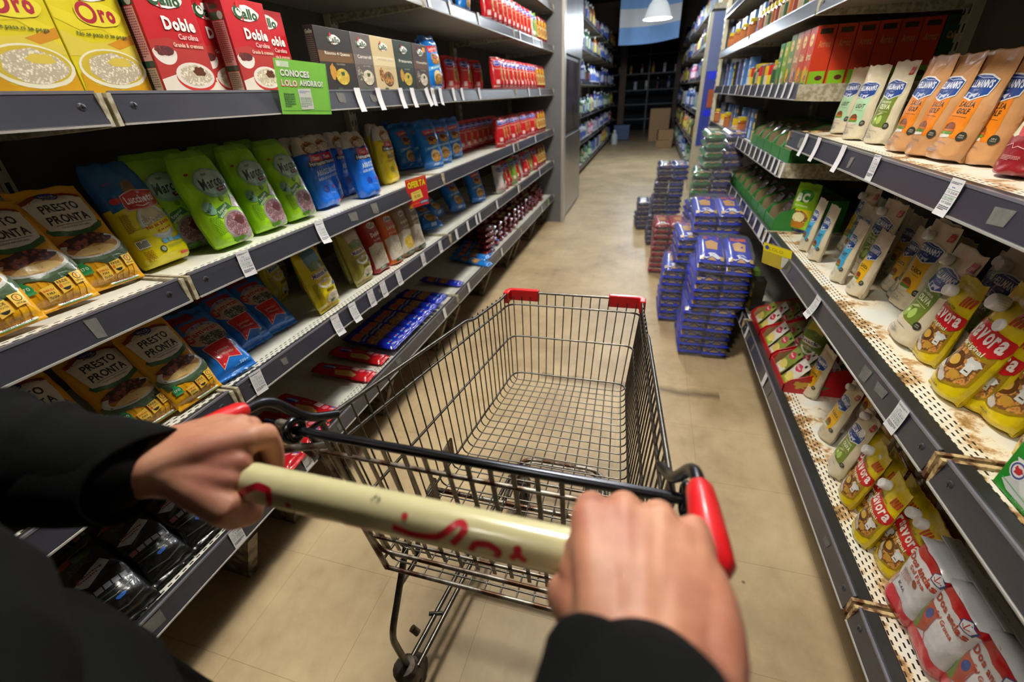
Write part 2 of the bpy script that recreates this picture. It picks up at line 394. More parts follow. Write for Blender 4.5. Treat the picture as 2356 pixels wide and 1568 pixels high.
# metal end panels and columns
def steel_column():
    st = M('brushed_stainless', '9c9a9a', .28, metal=.85, var=.25, vs=5, bump=.12, bs=30, stretch=(1, 1, .3)); lt = M('light_steel_edge', 'b5b2ac', .35, metal=.4)
    root = empty('steel_cabinet', (0, 0, 0)); tag(root, 'tall stainless steel cabinet at the far end of the left shelves', 'cabinet')
    x1 = -.86; y0, y1 = LY[4]+.03, 6.12
    b = B(); b.box(-1.45, y0+.05, 0, x1-.012, y1, 2.75, M('dark_side', '4c4b4c', .4, metal=.3)); b.build('body', root)
    B().box(-1.45, y0-.02, 0, x1+.004, y0+.05, 2.75, M('grey_side_panel', '6b6a6c', .4, var=.2, vs=2)).build('side_panel', root)
    B().box(x1-.012, y0-.022, 0, x1+.02, y0+.075, 2.75, lt, bev=.006).build('edge_trim', root)
    f = B(); f.box(x1-.012, y0+.09, .03, x1+.006, y1-.02, .84, st, bev=.003); f.build('lower_door', root)
    f = B(); f.box(x1-.012, y0+.09, 1.585, x1+.006, y1-.02, 2.75, st, bev=.003); f.build('upper_panel', root)
    f = B(); f.box(x1-.012, y0+.09, .885, x1-.004, y1-.18, 1.545, M('recess_panel', '77727a', .2, metal=.7, col2='5b4a52', vs=3)); f.box(x1-.012, y1-.17, .86, x1+.004, y1-.12, 1.57, M('recess_bar', '3c3b3d', .4)); f.build('display_window', root)
steel_column()
def end_post():
    root = empty('end_post', (0, 0, 0)); tag(root, 'cream slotted end post beside a steel strip at the far end of the right shelves', 'post')
    y = RY[4]+.05
    b = B(); b.box(.53, y, 0, .56, y+.06, 2.6, CREAM); 
    for i in range(48): b.box(.529, y+.012, .1+i*.05, .5301, y+.022, .125+i*.05, M('slot_dark', '15130f')); b.box(.529, y+.036, .1+i*.05, .5301, y+.046, .125+i*.05, M('slot_dark', '15130f'))
    b.build('slotted_post', root)
    B().box(.565, y+.02, 0, .60, y+.13, 2.6, M('steel_strip', '8e949c', .25, metal=.8), bev=.004).build('steel_strip', root)
    B().box(.535, y+.09, 0, .99, y+.115, 2.45, M('grey_side_panel', '6b6a6c')).build('side_panel', root)
end_post()
def poster():
    root = empty('side_banner', (.60, 6.80, 0)); tag(root, 'narrow blue banner with orange print on the end panel of the far right shelves', 'banner')
    b = B(); b.box(-.005, -.004, .55, .16, .0, 2.0, card('6a78a4')); b.box(-.005, -.006, .55, .15, -.004, 1.40, card('3444a0'))
    b.box(.03, -.008, 1.31, .14, -.006, 1.40, card('1c34f0')); b.box(.06, -.008, 1.0, .12, -.006, 1.2, card('b8561a')); b.box(.03, -.008, .90, .14, -.006, .97, card('1430f8')); b.build('panel', root)
    b = B(); b.box(-.05, .001, 0, .40, .03, 2.0, CREAM); b.build('end_panel', root)
poster()
# ---------------------------------------------------------------- shopping cart
X0 = -.186
CH = M('dull_chrome', '6f6c66', .33, metal=.92, var=.45, vs=60, bump=.06, bs=120)
CHB = M('dark_chrome', '43454c', .27, metal=.9, var=.3, vs=40)
CHW = M('worn_chrome_rust', '8f8a80', .42, metal=.8, col2='4c3222', vs=26)
REDP = M('red_plastic', 'd0131c', .35, var=.12, vs=90, coat=.25, bump=.05)
def cart():
    root = empty('shopping_cart', (X0, .8, 0)); tag(root, 'empty wire shopping trolley with cream handle and red plastic corners', 'shopping cart')
    ox, oy = X0, .8
    TR, TF, BF, BR = (.25, .382, .842), (.211, 1.265, .693), (.183, 1.185, .410), (.232, .43, .455)
    def L3(a, b, t): return Vector([a[i]+(b[i]-a[i])*t for i in range(3)])
    def side(s, t, sg):
        p = L3(L3(TR, TF, s), L3(BR, BF, s), t); return Vector((p.x*sg, p.y-oy, p.z))
    def lc(p): return Vector((p[0], p[1]-oy, p[2]))
    b = B()
    def U(t, r, m=CH, s0=0, cut=.04):
        b.tube(rc([side(s0, t, -1), side(1, t, -1), side(1, t, 1), side(s0, t, 1)], cut, 6), r, m, 8)
    rim = [side(0, 0, -1)]
    rim += [side(.62, 0, -1)+Vector((0, 0, 0)), side(.66, .03, -1), side(.90, .03, -1), side(1, 0, -1), side(1, 0, 1), side(.90, .03, 1), side(.66, .03, 1), side(.62, 0, 1), side(0, 0, 1)]
    b.tube(rc(rim, .02, 4), .0042, CH, 8)
    U(.14, .0031); U(.5, .0030); U(.93, .0030)
    b.tube([side(0, .14, -1), side(0, .14, -1)+Vector((0, -.01, .0))], .003, CH)
    # wires from the front rim down and along the bottom
    n = 15
    for i in range(n):
        f = -1+2*(i+.5)/n
        tp = L3(side(1, 0, -1), side(1, 0, 1), (f+1)/2); bt = L3(side(1, 1, -1), side(1, 1, 1), (f+1)/2); br = L3(side(0, 1, -1), side(0, 1, 1), (f+1)/2)
        b.tube(rc([tp, bt, br], .025, 4), .0017, CH, 6)
    n = 25
    for i in range(n):
        s = (i+.6)/n
        b.tube(rc([side(s, 0, -1), side(s, 1, -1), side(s, 1, 1), side(s, 0, 1)], .022, 4), .0018, CH, 6)
    # rear edges of the basket
    for sg in (-1, 1):
        b.tube([side(0, 0, sg), side(0, 1, sg)], .0055, CHW, 8)
        p, q = side(.03, 0, sg), side(.03, 1, sg)
        b.tube([p, q], .004, CHW, 8)
    b.tube([side(0, 1, -1), side(0, 1, 1)], .0045, CHW, 8)
    b.build('basket', root)
    # red corner caps
    for sg in (-1, 1):
        c = B(); z1, z0 = TF[2]+.009, TF[2]-.030; yF = TF[1]-oy+.011; x = TF[0]
        out = [(x+.010, yF-.045), (x+.010, yF-.018), (x-.004, yF), (x-.100, yF), (x-.100, yF-.016), (x-.012, yF-.016), (x-.008, yF-.022), (x-.008, yF-.045)]
        poly = [(p[0]*sg, p[1]) for p in out]
        if sg < 0: poly = poly[::-1]
        bm = bmesh.new(); vs = [bm.verts.new((p[0], p[1], z0)) for p in poly]; f = bm.faces.new(vs)
        e = bmesh.ops.extrude_face_region(bm, geom=[f]); bmesh.ops.translate(bm, verts=[v for v in e['geom'] if isinstance(v, bmesh.types.BMVert)], vec=(0, 0, z1-z0))
        bmesh.ops.recalc_face_normals(bm, faces=bm.faces[:]); bmesh.ops.bevel(bm, geom=bm.edges[:], offset=.0035, segments=3, profile=.5, affect='EDGES')
        me = bpy.data.meshes.new('corner_cap'); bm.to_mesh(me); bm.free(); me.materials.append(REDP)
        o = bpy.data.objects.new('corner_cap', me); COL.objects.link(o); o.parent = root
    # rear gate
    g = B(); gt = (.37, .850); gb = (.425, .515)
    def G(x, t): return Vector((x, gt[0]+(gb[0]-gt[0])*t-oy, gt[1]+(gb[1]-gt[1])*t))
    g.tube([G(-.262, 0), G(.262, 0)], .0068, CHB, 12)
    g.tube([G(-.235, .12), G(.235, .12)], .0035, CHW, 8)
    for t in (.66, .76, .84): g.tube([G(-.232, t), G(.232, t)], .0032, CHW, 8)
    g.tube(rc([G(-.232, .12), G(-.232, 1), G(.232, 1), G(.232, .12)], .03, 5), .0045, CHW, 8)
    for i in range(15):
        x = -.215+i*.43/14
        p, q = G(x, .0), G(x, .94)
        d = Vector((.0032, 0, 0)); e = Vector((0, .0011, .0003))
        g.add([p-d-e, p+d-e, p+d+e, p-d+e, q-d-e, q+d-e, q+d+e, q-d+e], [(0, 1, 5, 4), (1, 2, 6, 5), (2, 3, 7, 6), (3, 0, 4, 7), (4, 5, 6, 7), (0, 3, 2, 1)], CH)
    for sg in (-1, 1):
        c = G(.262*sg, 0)
        ring = [c+Vector((0, math.cos(a)*.0155, math.sin(a)*.0155)) for a in [2*PI*k/16 for k in range(16)]]
        g.tube(ring, .0058, CHB, 8, closed=True)
        g.tube(rc([c+Vector((0, -.004, .014)), c+Vector((.022*sg, -.004, .016)), c+Vector((.024*sg, .01, -.03)), c+Vector((.004*sg, .02, -.07))], .012), .005, CHW, 8)
    g.build('rear_gate', root)
    # handle: cream tube with red lettering
    hy, hz, hr = .207-oy, .950, .0172
    h = B(); hm = M('cream_handle_plastic', 'd9d2a0', .28, var=.08, vs=12, coat=.45)
    prof = [(0, -.252), (.012, -.252), (hr, -.246)]+[(hr, -.24+.48*i/12) for i in range(13)]+[(hr, .246), (.012, .252), (0, .252)]
    h.lathe(prof, hm, 40, (0, hy, hz), axis='x')
    ho = h.build('handle', root)
    lt = B(); lr = M('red_lettering', 'c01226', .35, coat=.3)
    def stroke(pts, w):      # pts in (x along the handle, angle from the top towards the shopper in degrees)
        P = bez([(p[0], p[1], 0) for p in pts], 6); vs = []; n = len(P)
        for i, p in enumerate(P):
            a = P[max(i-1, 0)]; c = P[min(i+1, n-1)]; t = (c-a); t.x, t.y = t.x, t.y*hr*PI/180
            t.z = 0; t.normalize(); q = Vector((-t.y, t.x, 0))
            for sg in (-1, 1):
                x = p.x+q.x*w*sg; an = math.radians(p.y)+q.y*w*sg/hr
                vs.append((x, hy-math.sin(an)*(hr+.0004), hz+math.cos(an)*(hr+.0004)))
        lt.add(vs, [(2*i, 2*i+1, 2*i+3, 2*i+2) for i in range(n-1)], lr, True)
    def dot(x, an, r):
        vs = []
        for k in range(14):
            t = 2*PI*k/14; a = math.radians(an)+math.sin(t)*r/hr; vs.append((x+math.cos(t)*r, hy-math.sin(a)*(hr+.0004), hz+math.cos(a)*(hr+.0004)))
        lt.add(vs, [tuple(range(14))], lr)
    stroke([(-.137, 100), (-.133, 72), (-.117, 42), (-.104, 48), (-.102, 72), (-.107, 112)], .0032)
    dot(-.083, 78, .0028); stroke([(-.081, 108), (-.078, 140)], .0024); stroke([(-.069, 112), (-.054, 106), (-.048, 130)], .0022); stroke([(-.03, 104), (-.012, 98), (-.004, 116)], .0022)
    dot(.027, 36, .0028); stroke([(.018, 70), (.036, 80), (.056, 72), (.064, 52), (.069, 32), (.074, 20), (.079, 32), (.075, 58), (.069, 80)], .0027)
    stroke([(.084, 88), (.088, 64), (.098, 58), (.108, 70), (.104, 92)], .0026); dot(.121, 56, .0034); stroke([(.116, 84), (.121, 66), (.128, 82)], .0024)
    lt.build('lettering', ho)
    sc = B(); gm = M('handle_scuff', '4a4638', .8)
    for k in range(5):
        a = rnd.uniform(0, PI); c = (-.003+rnd.uniform(-.004, .004), 12+rnd.uniform(-8, 8)); l = rnd.uniform(.002, .005)
        vs = [(c[0]+math.cos(a+t)*l*q, hy-math.sin(math.radians(c[1])+math.sin(a+t)*l*q/hr)*(hr+.0005), hz+math.cos(math.radians(c[1])+math.sin(a+t)*l*q/hr)*(hr+.0005)) for t, q in ((0, 1), (1.6, .25), (PI, 1), (4.7, .25))]
        sc.add(vs, [(0, 1, 2, 3)], gm)
    sc.build('scuff', ho)
    for sg in (-1, 1):
        a = B(); x = .259*sg
        a.tube(rc([(x, .215-oy, .948), (x, .345-oy, .925), (x*.955, .385-oy, .862), (x*.92, .43-oy, .836)], .022, 6), .0066, CHB, 10)
        a.tube(rc([(x*.97, .225-oy, .935), (x*.96, .31-oy, .868), (x*.94, .40-oy, .80)], .02), .0058, CHW, 8)
        a.build('handle_arm', root)
        c = B(); c.tube([(x, .214-oy, .950), (x, .222-oy, .949), (x, .246-oy, .946), (x, .285-oy, .939), (x, .305-oy, .934), (x, .312-oy, .932)], [.010, .0150, .0145, .0130, .0124, .010], REDP, 14); c.build('handle_end_cap', root)
    # chassis
    f = B()
    for sg in (-1, 1):
        x = .234*sg
        f.tube(rc([(x, .62-oy, .44), (x, .515-oy, .44), (x, .387-oy, .28), (x, .405-oy, .12)], .03, 5), .0072, CH, 10)
        f.tube(rc([(x, .56-oy, .43), (x, .53-oy, .34), (x, .45-oy, .36)], .03, 5), .006, CHW, 8)
        f.tube([(x, .41-oy, .125), (x*.68, 1.0-oy, .135)], .0062, CH, 8)
        f.tube([(x*.90, .41-oy, .125), (x*.60, .99-oy, .135)], .0062, CH, 8)
        f.tube([(x, .52-oy, .13), (x*.86, .53-oy, .13)], .005, CH, 8); f.tube([(x*.93, .72-oy, .13), (x*.70, .73-oy, .132)], .005, CH, 8)
        f.tube([(x*1.02, .47-oy, .135), (x*1.08, .47-oy, .15)], .009, CHW, 8)
        # hanging plates under the basket
        f.box(x-.004, .62-oy, .36, x+.004, .66-oy, .46, CHW); f.box(x-.02*abs(1), .745-oy, .40, x-.014, .80-oy, .46, CHW)
    f.tube(rc([(-.150, .80-oy, .14), (-.148, 1.085-oy, .14), (.148, 1.085-oy, .14), (.150, .80-oy, .14)], .07, 8), .0078, CHW, 10)
    f.tube(rc([(-.135, .90-oy, .150), (-.130, 1.060-oy, .150), (.130, 1.060-oy, .150), (.135, .90-oy, .150)], .05, 8), .006, CHW, 10)
    for yy in (1.025, .975): f.tube([(-.14, yy-oy, .15), (.14, yy-oy, .15)], .0055, CHW, 8)
    f.tube([(-.205, .70-oy, .14), (.205, .70-oy, .14)], .009, CHW, 10)
    f.tube([(-.24, .66-oy, .42), (.24, .66-oy, .42)], .006, CHW, 8)
    f.build('chassis', root)
    rub = M('grey_rubber', '4e4d4b', .6, var=.3, vs=40); gr = M('dusty_steel', '5d564c', .5, metal=.5, col2='3a2f26', vs=40)
    def caster(x, y, R, w, rear):
        c = B(); yy = y-oy
        zt = .125
        for sg in (-1, 1):
            c.prism([(yy-.018, zt), (yy+.022, zt), (yy+.028, R+.01), (yy+.014, R-.012), (yy-.004, R-.010)], 'x', x+sg*(w/2+.004)-.0016, x+sg*(w/2+.004)+.0016, gr)
        c.lathe([(.0, zt+.012), (.022, zt+.010), (.030, zt), (.030, zt-.006), (.0, zt-.008)], gr, 16, (x, yy, 0))
        c.tube([(x-w/2-.008, yy+.01, R), (x+w/2+.008, yy+.01, R)], .005, gr, 8)
        k = c.build('caster', root)
        wv = B(); wv.lathe([(.010, -w/2), (R*.62, -w/2), (R*.68, -w*.38), (R-.004, -w/2), (R, -w*.3), (R, w*.3), (R-.004, w/2), (R*.68, w*.38), (R*.62, w/2), (.010, w/2)], rub, 28, (x, yy+.01, R), axis='x'); wv.build('wheel', k)
    for sg in (-1, 1): caster(.236*sg, .40, .052, .03, True); caster(.118*sg, .995, .05, .028, False)
    return root
cart()
# ---------------------------------------------------------------- printed packages
FOODC = {'rice': 'rice_picture', 'polenta': 'polenta_picture', 'meat': 'meat_picture', 'pinkrice': 'pink_rice_picture', 'bean': 'bean_picture', 'yrice': 'yellow_rice_picture',
         'stew': 'stew_picture', 'pasta': 'pasta_picture', 'salad': 'salad_picture', 'greens': 'green_picture', 'grains': 'grey_grain_picture', 'burger': 'burger_picture'}
def _wrap(f): return lambda c: MATS[FOODC[c]] if c in FOODC else f(c)
film_, card_ = film, card
film, card = _wrap(film_), _wrap(card_)

FONT = {}
def letter(ch, bold, shear):
    k = (ch, bold, shear)
    if k not in FONT:
        cu = bpy.data.curves.new('t', 'FONT'); cu.body = ch; cu.size = 1; cu.offset = bold; cu.shear = shear; cu.resolution_u = 2
        o = bpy.data.objects.new('t', cu); me = bpy.data.meshes.new_from_object(o)
        FONT[k] = ([(a.co.x, a.co.y) for a in me.vertices], [tuple(p.vertices) for p in me.polygons])
        bpy.data.objects.remove(o); bpy.data.curves.remove(cu); bpy.data.meshes.remove(me)
    return FONT[k]
def glyphs(text, bold=0.0, shear=0.0):
    k = ('#', text, bold, shear)
    if k in FONT: return FONT[k]
    V, F, x = [], [], 0
    for ch in text:
        if ch == ' ': x += .28; continue
        v, f = letter(ch, bold, shear)
        if not v: x += .2; continue
        a = min(p[0] for p in v); o = len(V); V += [(p[0]-a+x, p[1]) for p in v]; F += [tuple(i+o for i in q) for q in f]
        x += max(p[0] for p in v)-a+.055
    x0 = min(a for a, b in V); x1 = max(a for a, b in V); y0 = min(b for a, b in V); y1 = max(b for a, b in V)
    FONT[k] = ([((a-x0)/(x1-x0)-.5, (b-y0)/(y1-y0)-.5) for a, b in V], F); return FONT[k]
def rot2(p, c, a):
    a = math.radians(a); x, y = p[0]-c[0], p[1]-c[1]
    return (c[0]+x*math.cos(a)-y*math.sin(a), c[1]+x*math.sin(a)+y*math.cos(a))
def art_polys(ops):
    """list of (verts2d, faces, colour, layer); units mm"""
    out = []; ly = 0
    for op in ops:
        k = op[0]; ly += 1
        if k == 'R': _, x0, y0, x1, y1, c = op; out.append(([(x0, y0), (x1, y0), (x1, y1), (x0, y1)], [(0, 1, 2, 3)], c, ly))
        elif k == 'E':
            _, cx, cy, rx, ry, c = op[:6]; a0, a1 = (op[6], op[7]) if len(op) > 7 else (0, 360); n = 26
            v = [(cx+rx*math.cos(math.radians(a0+(a1-a0)*i/n)), cy+ry*math.sin(math.radians(a0+(a1-a0)*i/n))) for i in range(n if a1-a0 == 360 else n+1)]
            if len(op) > 8: v = [rot2(p, (cx, cy), op[8]) for p in v]
            out.append((v, [tuple(range(len(v)))], c, ly))
        elif k == 'P': v = op[1]; out.append((v, [tuple(range(len(v)))], op[2], ly))
        elif k == 'T':
            _, t, cx, cy, w, h, c = op[:7]; bold = op[7] if len(op) > 7 else 0; rot = op[8] if len(op) > 8 else 0; sh = op[9] if len(op) > 9 else 0
            v, f = glyphs(t, bold, sh); v = [rot2((cx+a*w, cy+b*h), (cx, cy), rot) for a, b in v]; out.append((v, f, c, ly))
        elif k == 'L':
            _, pts, wd, c = op; P = [Vector((a, b)) for a, b in pts]; v = []
            for i, p in enumerate(P):
                d = (P[min(i+1, len(P)-1)]-P[max(i-1, 0)]).normalized(); q = Vector((-d.y, d.x))*wd/2; v += [tuple(p-q), tuple(p+q)]
            out.append((v, [(2*i, 2*i+2, 2*i+3, 2*i+1) for i in range(len(P)-1)], c, ly))
        elif k == 'N':       # rows of fine print as thin bars
            _, cx, cy, w, h, n, c = op[:7]; v = []; f = []; r = random.Random(int(cx*7+cy*3))
            for i in range(n):
                y = cy+h/2-h*(i+.5)/n; x = cx-w/2; e = cx+w/2*(1 if i < n-1 else r.uniform(.0, .6))
                while x < e-1:
                    l = min(r.uniform(2, 5), e-x); o = len(v); t = h/n*.26
                    v += [(x, y-t), (x+l, y-t), (x+l, y+t), (x, y+t)]; f.append((o, o+1, o+2, o+3)); x += l+1.1
            out.append((v, f, c, ly))
    return out
def art_bm(ops, cuts_x, cuts_y, matf):
    bm = bmesh.new(); mats = []; lay = bm.verts.layers.float.new('ly')
    for v, f, c, ly in art_polys(ops):
        mt = matf(c)
        if mt not in mats: mats.append(mt)
        k = mats.index(mt); bv = []
        for p in v:
            q = bm.verts.new((p[0], p[1], 0)); q[lay] = ly; bv.append(q)
        for fc in f:
            try: x = bm.faces.new([bv[i] for i in fc]); x.material_index = k
            except ValueError: pass
    big = [f for f in bm.faces if len(f.verts) > 4]
    if big: bmesh.ops.triangulate(bm, faces=big)
    for c in cuts_x: bmesh.ops.bisect_plane(bm, geom=bm.verts[:]+bm.edges[:]+bm.faces[:], dist=1e-4, plane_co=(c, 0, 0), plane_no=(1, 0, 0))
    for c in cuts_y: bmesh.ops.bisect_plane(bm, geom=bm.verts[:]+bm.edges[:]+bm.faces[:], dist=1e-4, plane_co=(0, c, 0), plane_no=(0, 1, 0))
    bm.verts.index_update()
    vs = [(v.co.x, v.co.y, v[lay]) for v in bm.verts]; fs = [([v.index for v in f.verts], f.material_index) for f in bm.faces]
    bm.free(); return vs, fs, mats
def lerp_tab(t, x):
    for (a, p), (b, q) in zip(t, t[1:]):
        if x <= b:
            k = (x-a)/(b-a) if b > a else 0; k = k*k*(3-2*k)*.6+k*.4; return p+(q-p)*k
    return t[-1][1]
PROF = {   # (width, thickness) profiles bottom -> top, sharpness of the cross-section
    'pillow': ([(0, .96), (.05, .96), (.12, .99), (.5, .985), (.9, .985), (.95, .95), (1, .95)], [(0, .02), (.045, .03), (.10, .72), (.25, .98), (.6, 1), (.85, .75), (.94, .06), (1, .02)], 2.6),
    'brick': ([(0, .90), (.03, .97), (.1, 1), (.85, .98), (.95, .9), (1, .80)], [(0, .55), (.03, .85), (.1, 1), (.7, .97), (.86, .72), (.95, .4), (1, .20)], 4.5),
    'block': ([(0, .92), (.03, .98), (.1, 1), (.9, 1), (.97, .98), (1, .95)], [(0, .8), (.03, .92), (.1, 1), (.9, 1), (.97, .95), (1, .86)], 7),
    'pouch': ([(0, .93), (.06, .99), (.2, 1), (.9, 1), (.97, .99), (1, .97)], [(0, .97), (.04, 1), (.15, .94), (.45, .74), (.75, .38), (.93, .05), (1, .02)], 2.3),
    'stick': ([(0, .94), (.04, .95), (.08, 1), (.92, 1), (.96, .95), (1, .94)], [(0, .03), (.035, .05), (.07, .85), (.5, 1), (.93, .85), (.965, .05), (1, .03)], 2.4),
}
def package(name, kind, W, H, D, base, ops, zones=None, side=None, cap=None, wr=1.0, seed=1, nu=18, nv=34, matf=film, crease=0):
    """a bag or pouch standing on z=0 with its printed face towards -y; origin at the front bottom edge. mm in, metres out"""
    wp, tp, pw = PROF[kind]; W2, D2 = W/2000, D/2000; Hm = H/1000
    def S(x, y, front=True, off=0):      # x, y mm on the printed face
        v = min(max(y/H, 0), 1); u = min(max(x/(W/2), -1), 1); a = lerp_tab(wp, v)*W2; t = lerp_tab(tp, v)*D2
        th = t*(1-abs(u)**pw)**(1/2.0) if pw < 3 else t*(1-abs(u)**pw)**.6
        q = Vector((u*W2*22+seed*3.1, v*Hm*22, seed*1.7+(0 if front else 5)))
        n = noise.noise(q*1.0)*.0045+noise.noise(q*3.1)*.0016
        edge = 1-min(1, min(v, 1-v)*6)
        n = n*wr*(.55+.9*edge)*(0.25+.75*min(1, (1-abs(u))*4))
        if crease: n += crease*.001*math.sin(v*40+u*3+seed)*(1-abs(u))
        yy = th+n*min(1, th/.004+.12)
        z = v*Hm+noise.noise(Vector((u*2.2, seed*2.3, v*2)))*.004*wr*(v**3)
        xx = a*u+noise.noise(Vector((v*5, seed*1.9, u)))*.0025*wr
        yy = -(yy+off) if front else yy
        if kind == 'pouch' and v < .2: z += .010*(u*u)*(1-v/.2)*0.6*(1 if front else 0)
        return Vector((xx, yy+D2, z))
    b = B()
    us = [math.sin(PI/2*(-1+2*i/nu)) for i in range(nu+1)]; us = [.5*a+.5*(-1+2*i/nu) for i, a in enumerate(us)]
    vv = sorted(set([0, .02, .045, .07]+[i/nv for i in range(1, nv)]+[.93, .965, .985, 1]))
    zones = zones or [(1.01, base)]
    def zc(v):
        for lim, c in zones:
            if v < lim: return matf(c)
        return matf(zones[-1][1])
    for front in (True, False):
        vs = [S(u*W/2, v*H, front) for v in vv for u in us]; n = nu+1
        for j in range(len(vv)-1):
            mt = zc((vv[j]+vv[j+1])/2); fs = []
            for i in range(nu):
                a = j*n+i; f = (a, a+1, a+1+n, a+n); fs.append(f if front else f[::-1])
            used = sorted({q for f in fs for q in f}); mp = {q: i for i, q in enumerate(used)}
            b.add([vs[q] for q in used], [tuple(mp[q] for q in f) for f in fs], mt, True)
    n = nu+1      # close bottom and top
    for v, flip in ((0, 0), (1, 1)):
        fr = [S(u*W/2, v*H, True) for u in us]; bk = [S(u*W/2, v*H, False) for u in us]
        fs = [(i, i+1, n+i+1, n+i) for i in range(nu)]
        b.add(fr+bk, [f[::-1] if not flip else f for f in fs], zc(v), False)
    if ops:
        cx = [u*W/2 for u in us[1:-1]]; cy = [v*H for v in vv[1:-1]]
        vs, fs, mats = art_bm(ops, cx, cy, matf); out = []
        GP = [[S(u*W/2, v*H) for u in us] for v in vv]; GN = []
        for j in range(len(vv)):
            row = []
            for i in range(len(us)):
                du = GP[j][min(i+1, nu)]-GP[j][max(i-1, 0)]; dv = GP[min(j+1, len(vv)-1)][i]-GP[max(j-1, 0)][i]; q = du.cross(dv)
                q = q.normalized() if q.length > 1e-12 else Vector((0, -1, 0)); row.append(-q if q.y > 0 else q)
            GN.append(row)
        def cell(t, L):
            lo = 0
            while lo < len(L)-2 and t > L[lo+1]: lo += 1
            return lo, min(max((t-L[lo])/(L[lo+1]-L[lo]), 0), 1)
        for x, y, ly in vs:
            i, a = cell(x/(W/2), us); j, c = cell(y/H, vv)
            mixg = lambda G: (G[j][i]*(1-a)+G[j][i+1]*a)*(1-c)+(G[j+1][i]*(1-a)+G[j+1][i+1]*a)*c
            out.append(mixg(GP)+mixg(GN)*(.00035+.00009*ly))
        for k, mt in enumerate(mats): 
            fk = [f for f, mi in fs if mi == k]; used = sorted({q for f in fk for q in f}); mp = {q: i for i, q in enumerate(used)}
            b.add([out[q] for q in used], [tuple(mp[q] for q in f) for f in fk], mt, True)
    # weld the coincident rows of the bag so that it shades smoothly
    me = b.mesh(name); bm = bmesh.new(); bm.from_mesh(me)
    bmesh.ops.remove_doubles(bm, verts=bm.verts[:], dist=1e-6); bm.to_mesh(me); bm.free()
    o = bpy.data.objects.new(name, me)
    parts = []
    if cap:
        cxm, cym, r, l, ang = cap; p = S(cxm, cym); c = B(); pm = M('white_cap', 'e8e8ea', .35, coat=.2)
        c.lathe([(0, l), (r*.82, l), (r*.92, l-.001), (r, l-.004), (r, .003), (r*.9, 0), (r*.5, 0), (r*.5, -.006)], pm, 22)
        for k in range(22):
            a = 2*PI*k/22; c.tube([(math.cos(a)*r, math.sin(a)*r, .003), (math.cos(a)*r, math.sin(a)*r, l-.004)], .0004, pm, 4, cap=False)
        co = bpy.data.objects.new('spout_cap', c.mesh('spout_cap')); co.location = p+Vector((0, -.001, 0)); co.rotation_euler = ang; parts.append(co)
    return (o, parts, Hm, D/1000, name)
def boxpack(name, W, H, D, base, ops, side_ops=None, side_col=None, top=None, bev=.8):
    b = B(); w, h, d = W/2000, H/1000, D/1000
    b.box(-w, 0, 0, w, d, h, card(base), bev=bev/1000)
    def put(ops, fn, face):
        vs, fs, mats = art_bm(ops, [], [], card)
        P = [fn(x/1000, y/1000, .0002+.00006*ly) for x, y, ly in vs]
        for k, mt in enumerate(mats):
            fk = [f for f, mi in fs if mi == k]; used = sorted({q for f in fk for q in f}); mp = {q: i for i, q in enumerate(used)}
            b.add([P[q] for q in used], [tuple(mp[q] for q in f) for f in fk], mt)
    put(ops, lambda x, y, o: (x, -o, y), 'f')
    if side_ops:
        put(side_ops, lambda x, y, o: (-w-o, d/2-x, y), 'l')
        put(side_ops, lambda x, y, o: (w+o, d/2+x, y), 'r')
    return (bpy.data.objects.new(name, b.mesh(name)), [], h, d, name)
USED = {}
def place(proto, x, y, z, rz, label, cat, group=None, lean=0, roll=0, name=None, lift=None, sc=1, flat=0):
    o, parts, H, D, nm = proto
    c = o.copy(); COL.objects.link(c); c.name = name or nm
    th = math.radians(lean)
    up = D*math.sin(th)*(.85 if lift is None else lift) if lean > 0 else 0
    c.location = (x, y, z+up*sc); c.rotation_euler = (-th, math.radians(roll), math.radians(rz)); c.scale = (sc, sc, sc)
    for p in parts:
        q = p.copy(); COL.objects.link(q); q.parent = c
    tag(c, label, cat, group); return c
ZS = {'LD': .296, 'LC': .636, 'LB': .934, 'LA': 1.283, 'L0': 1.631, 'L1': 1.936, 'R0': .253, 'R1': .681, 'R2': 1.073, 'F2': .954, 'F3': 1.229, 'F4': 1.491, 'F5': 1.771}
def put(proto, sh, px, py, label, cat, group=None, rz=None, lean=0, roll=0, dx=0, dz=0, **k):
    """front bottom middle of the package seen at a pixel, standing on shelf level sh"""
    z = ZS[sh]+dz; x, y = spot(px, py, z)
    if rz is None: rz = 90 if sh[0] == 'L' else -90
    s = -1 if sh[0] == 'L' else 1
    return place(proto, x+s*dx, y, z, rz, label, cat, group, lean, roll, **k)
def putY(proto, sh, back, y, label, cat, group=None, rz=0, lean=0, roll=0, dz=0, **k):
    """stand a package on shelf sh, its front 'back' metres behind the shelf edge, at distance y along the aisle"""
    s = -1 if sh[0] == 'L' else 1; x = (XL if s < 0 else XR)+s*back
    return place(proto, x, y, ZS[sh]+dz, (90 if s < 0 else -90)+rz, label, cat, group, lean, roll, **k)

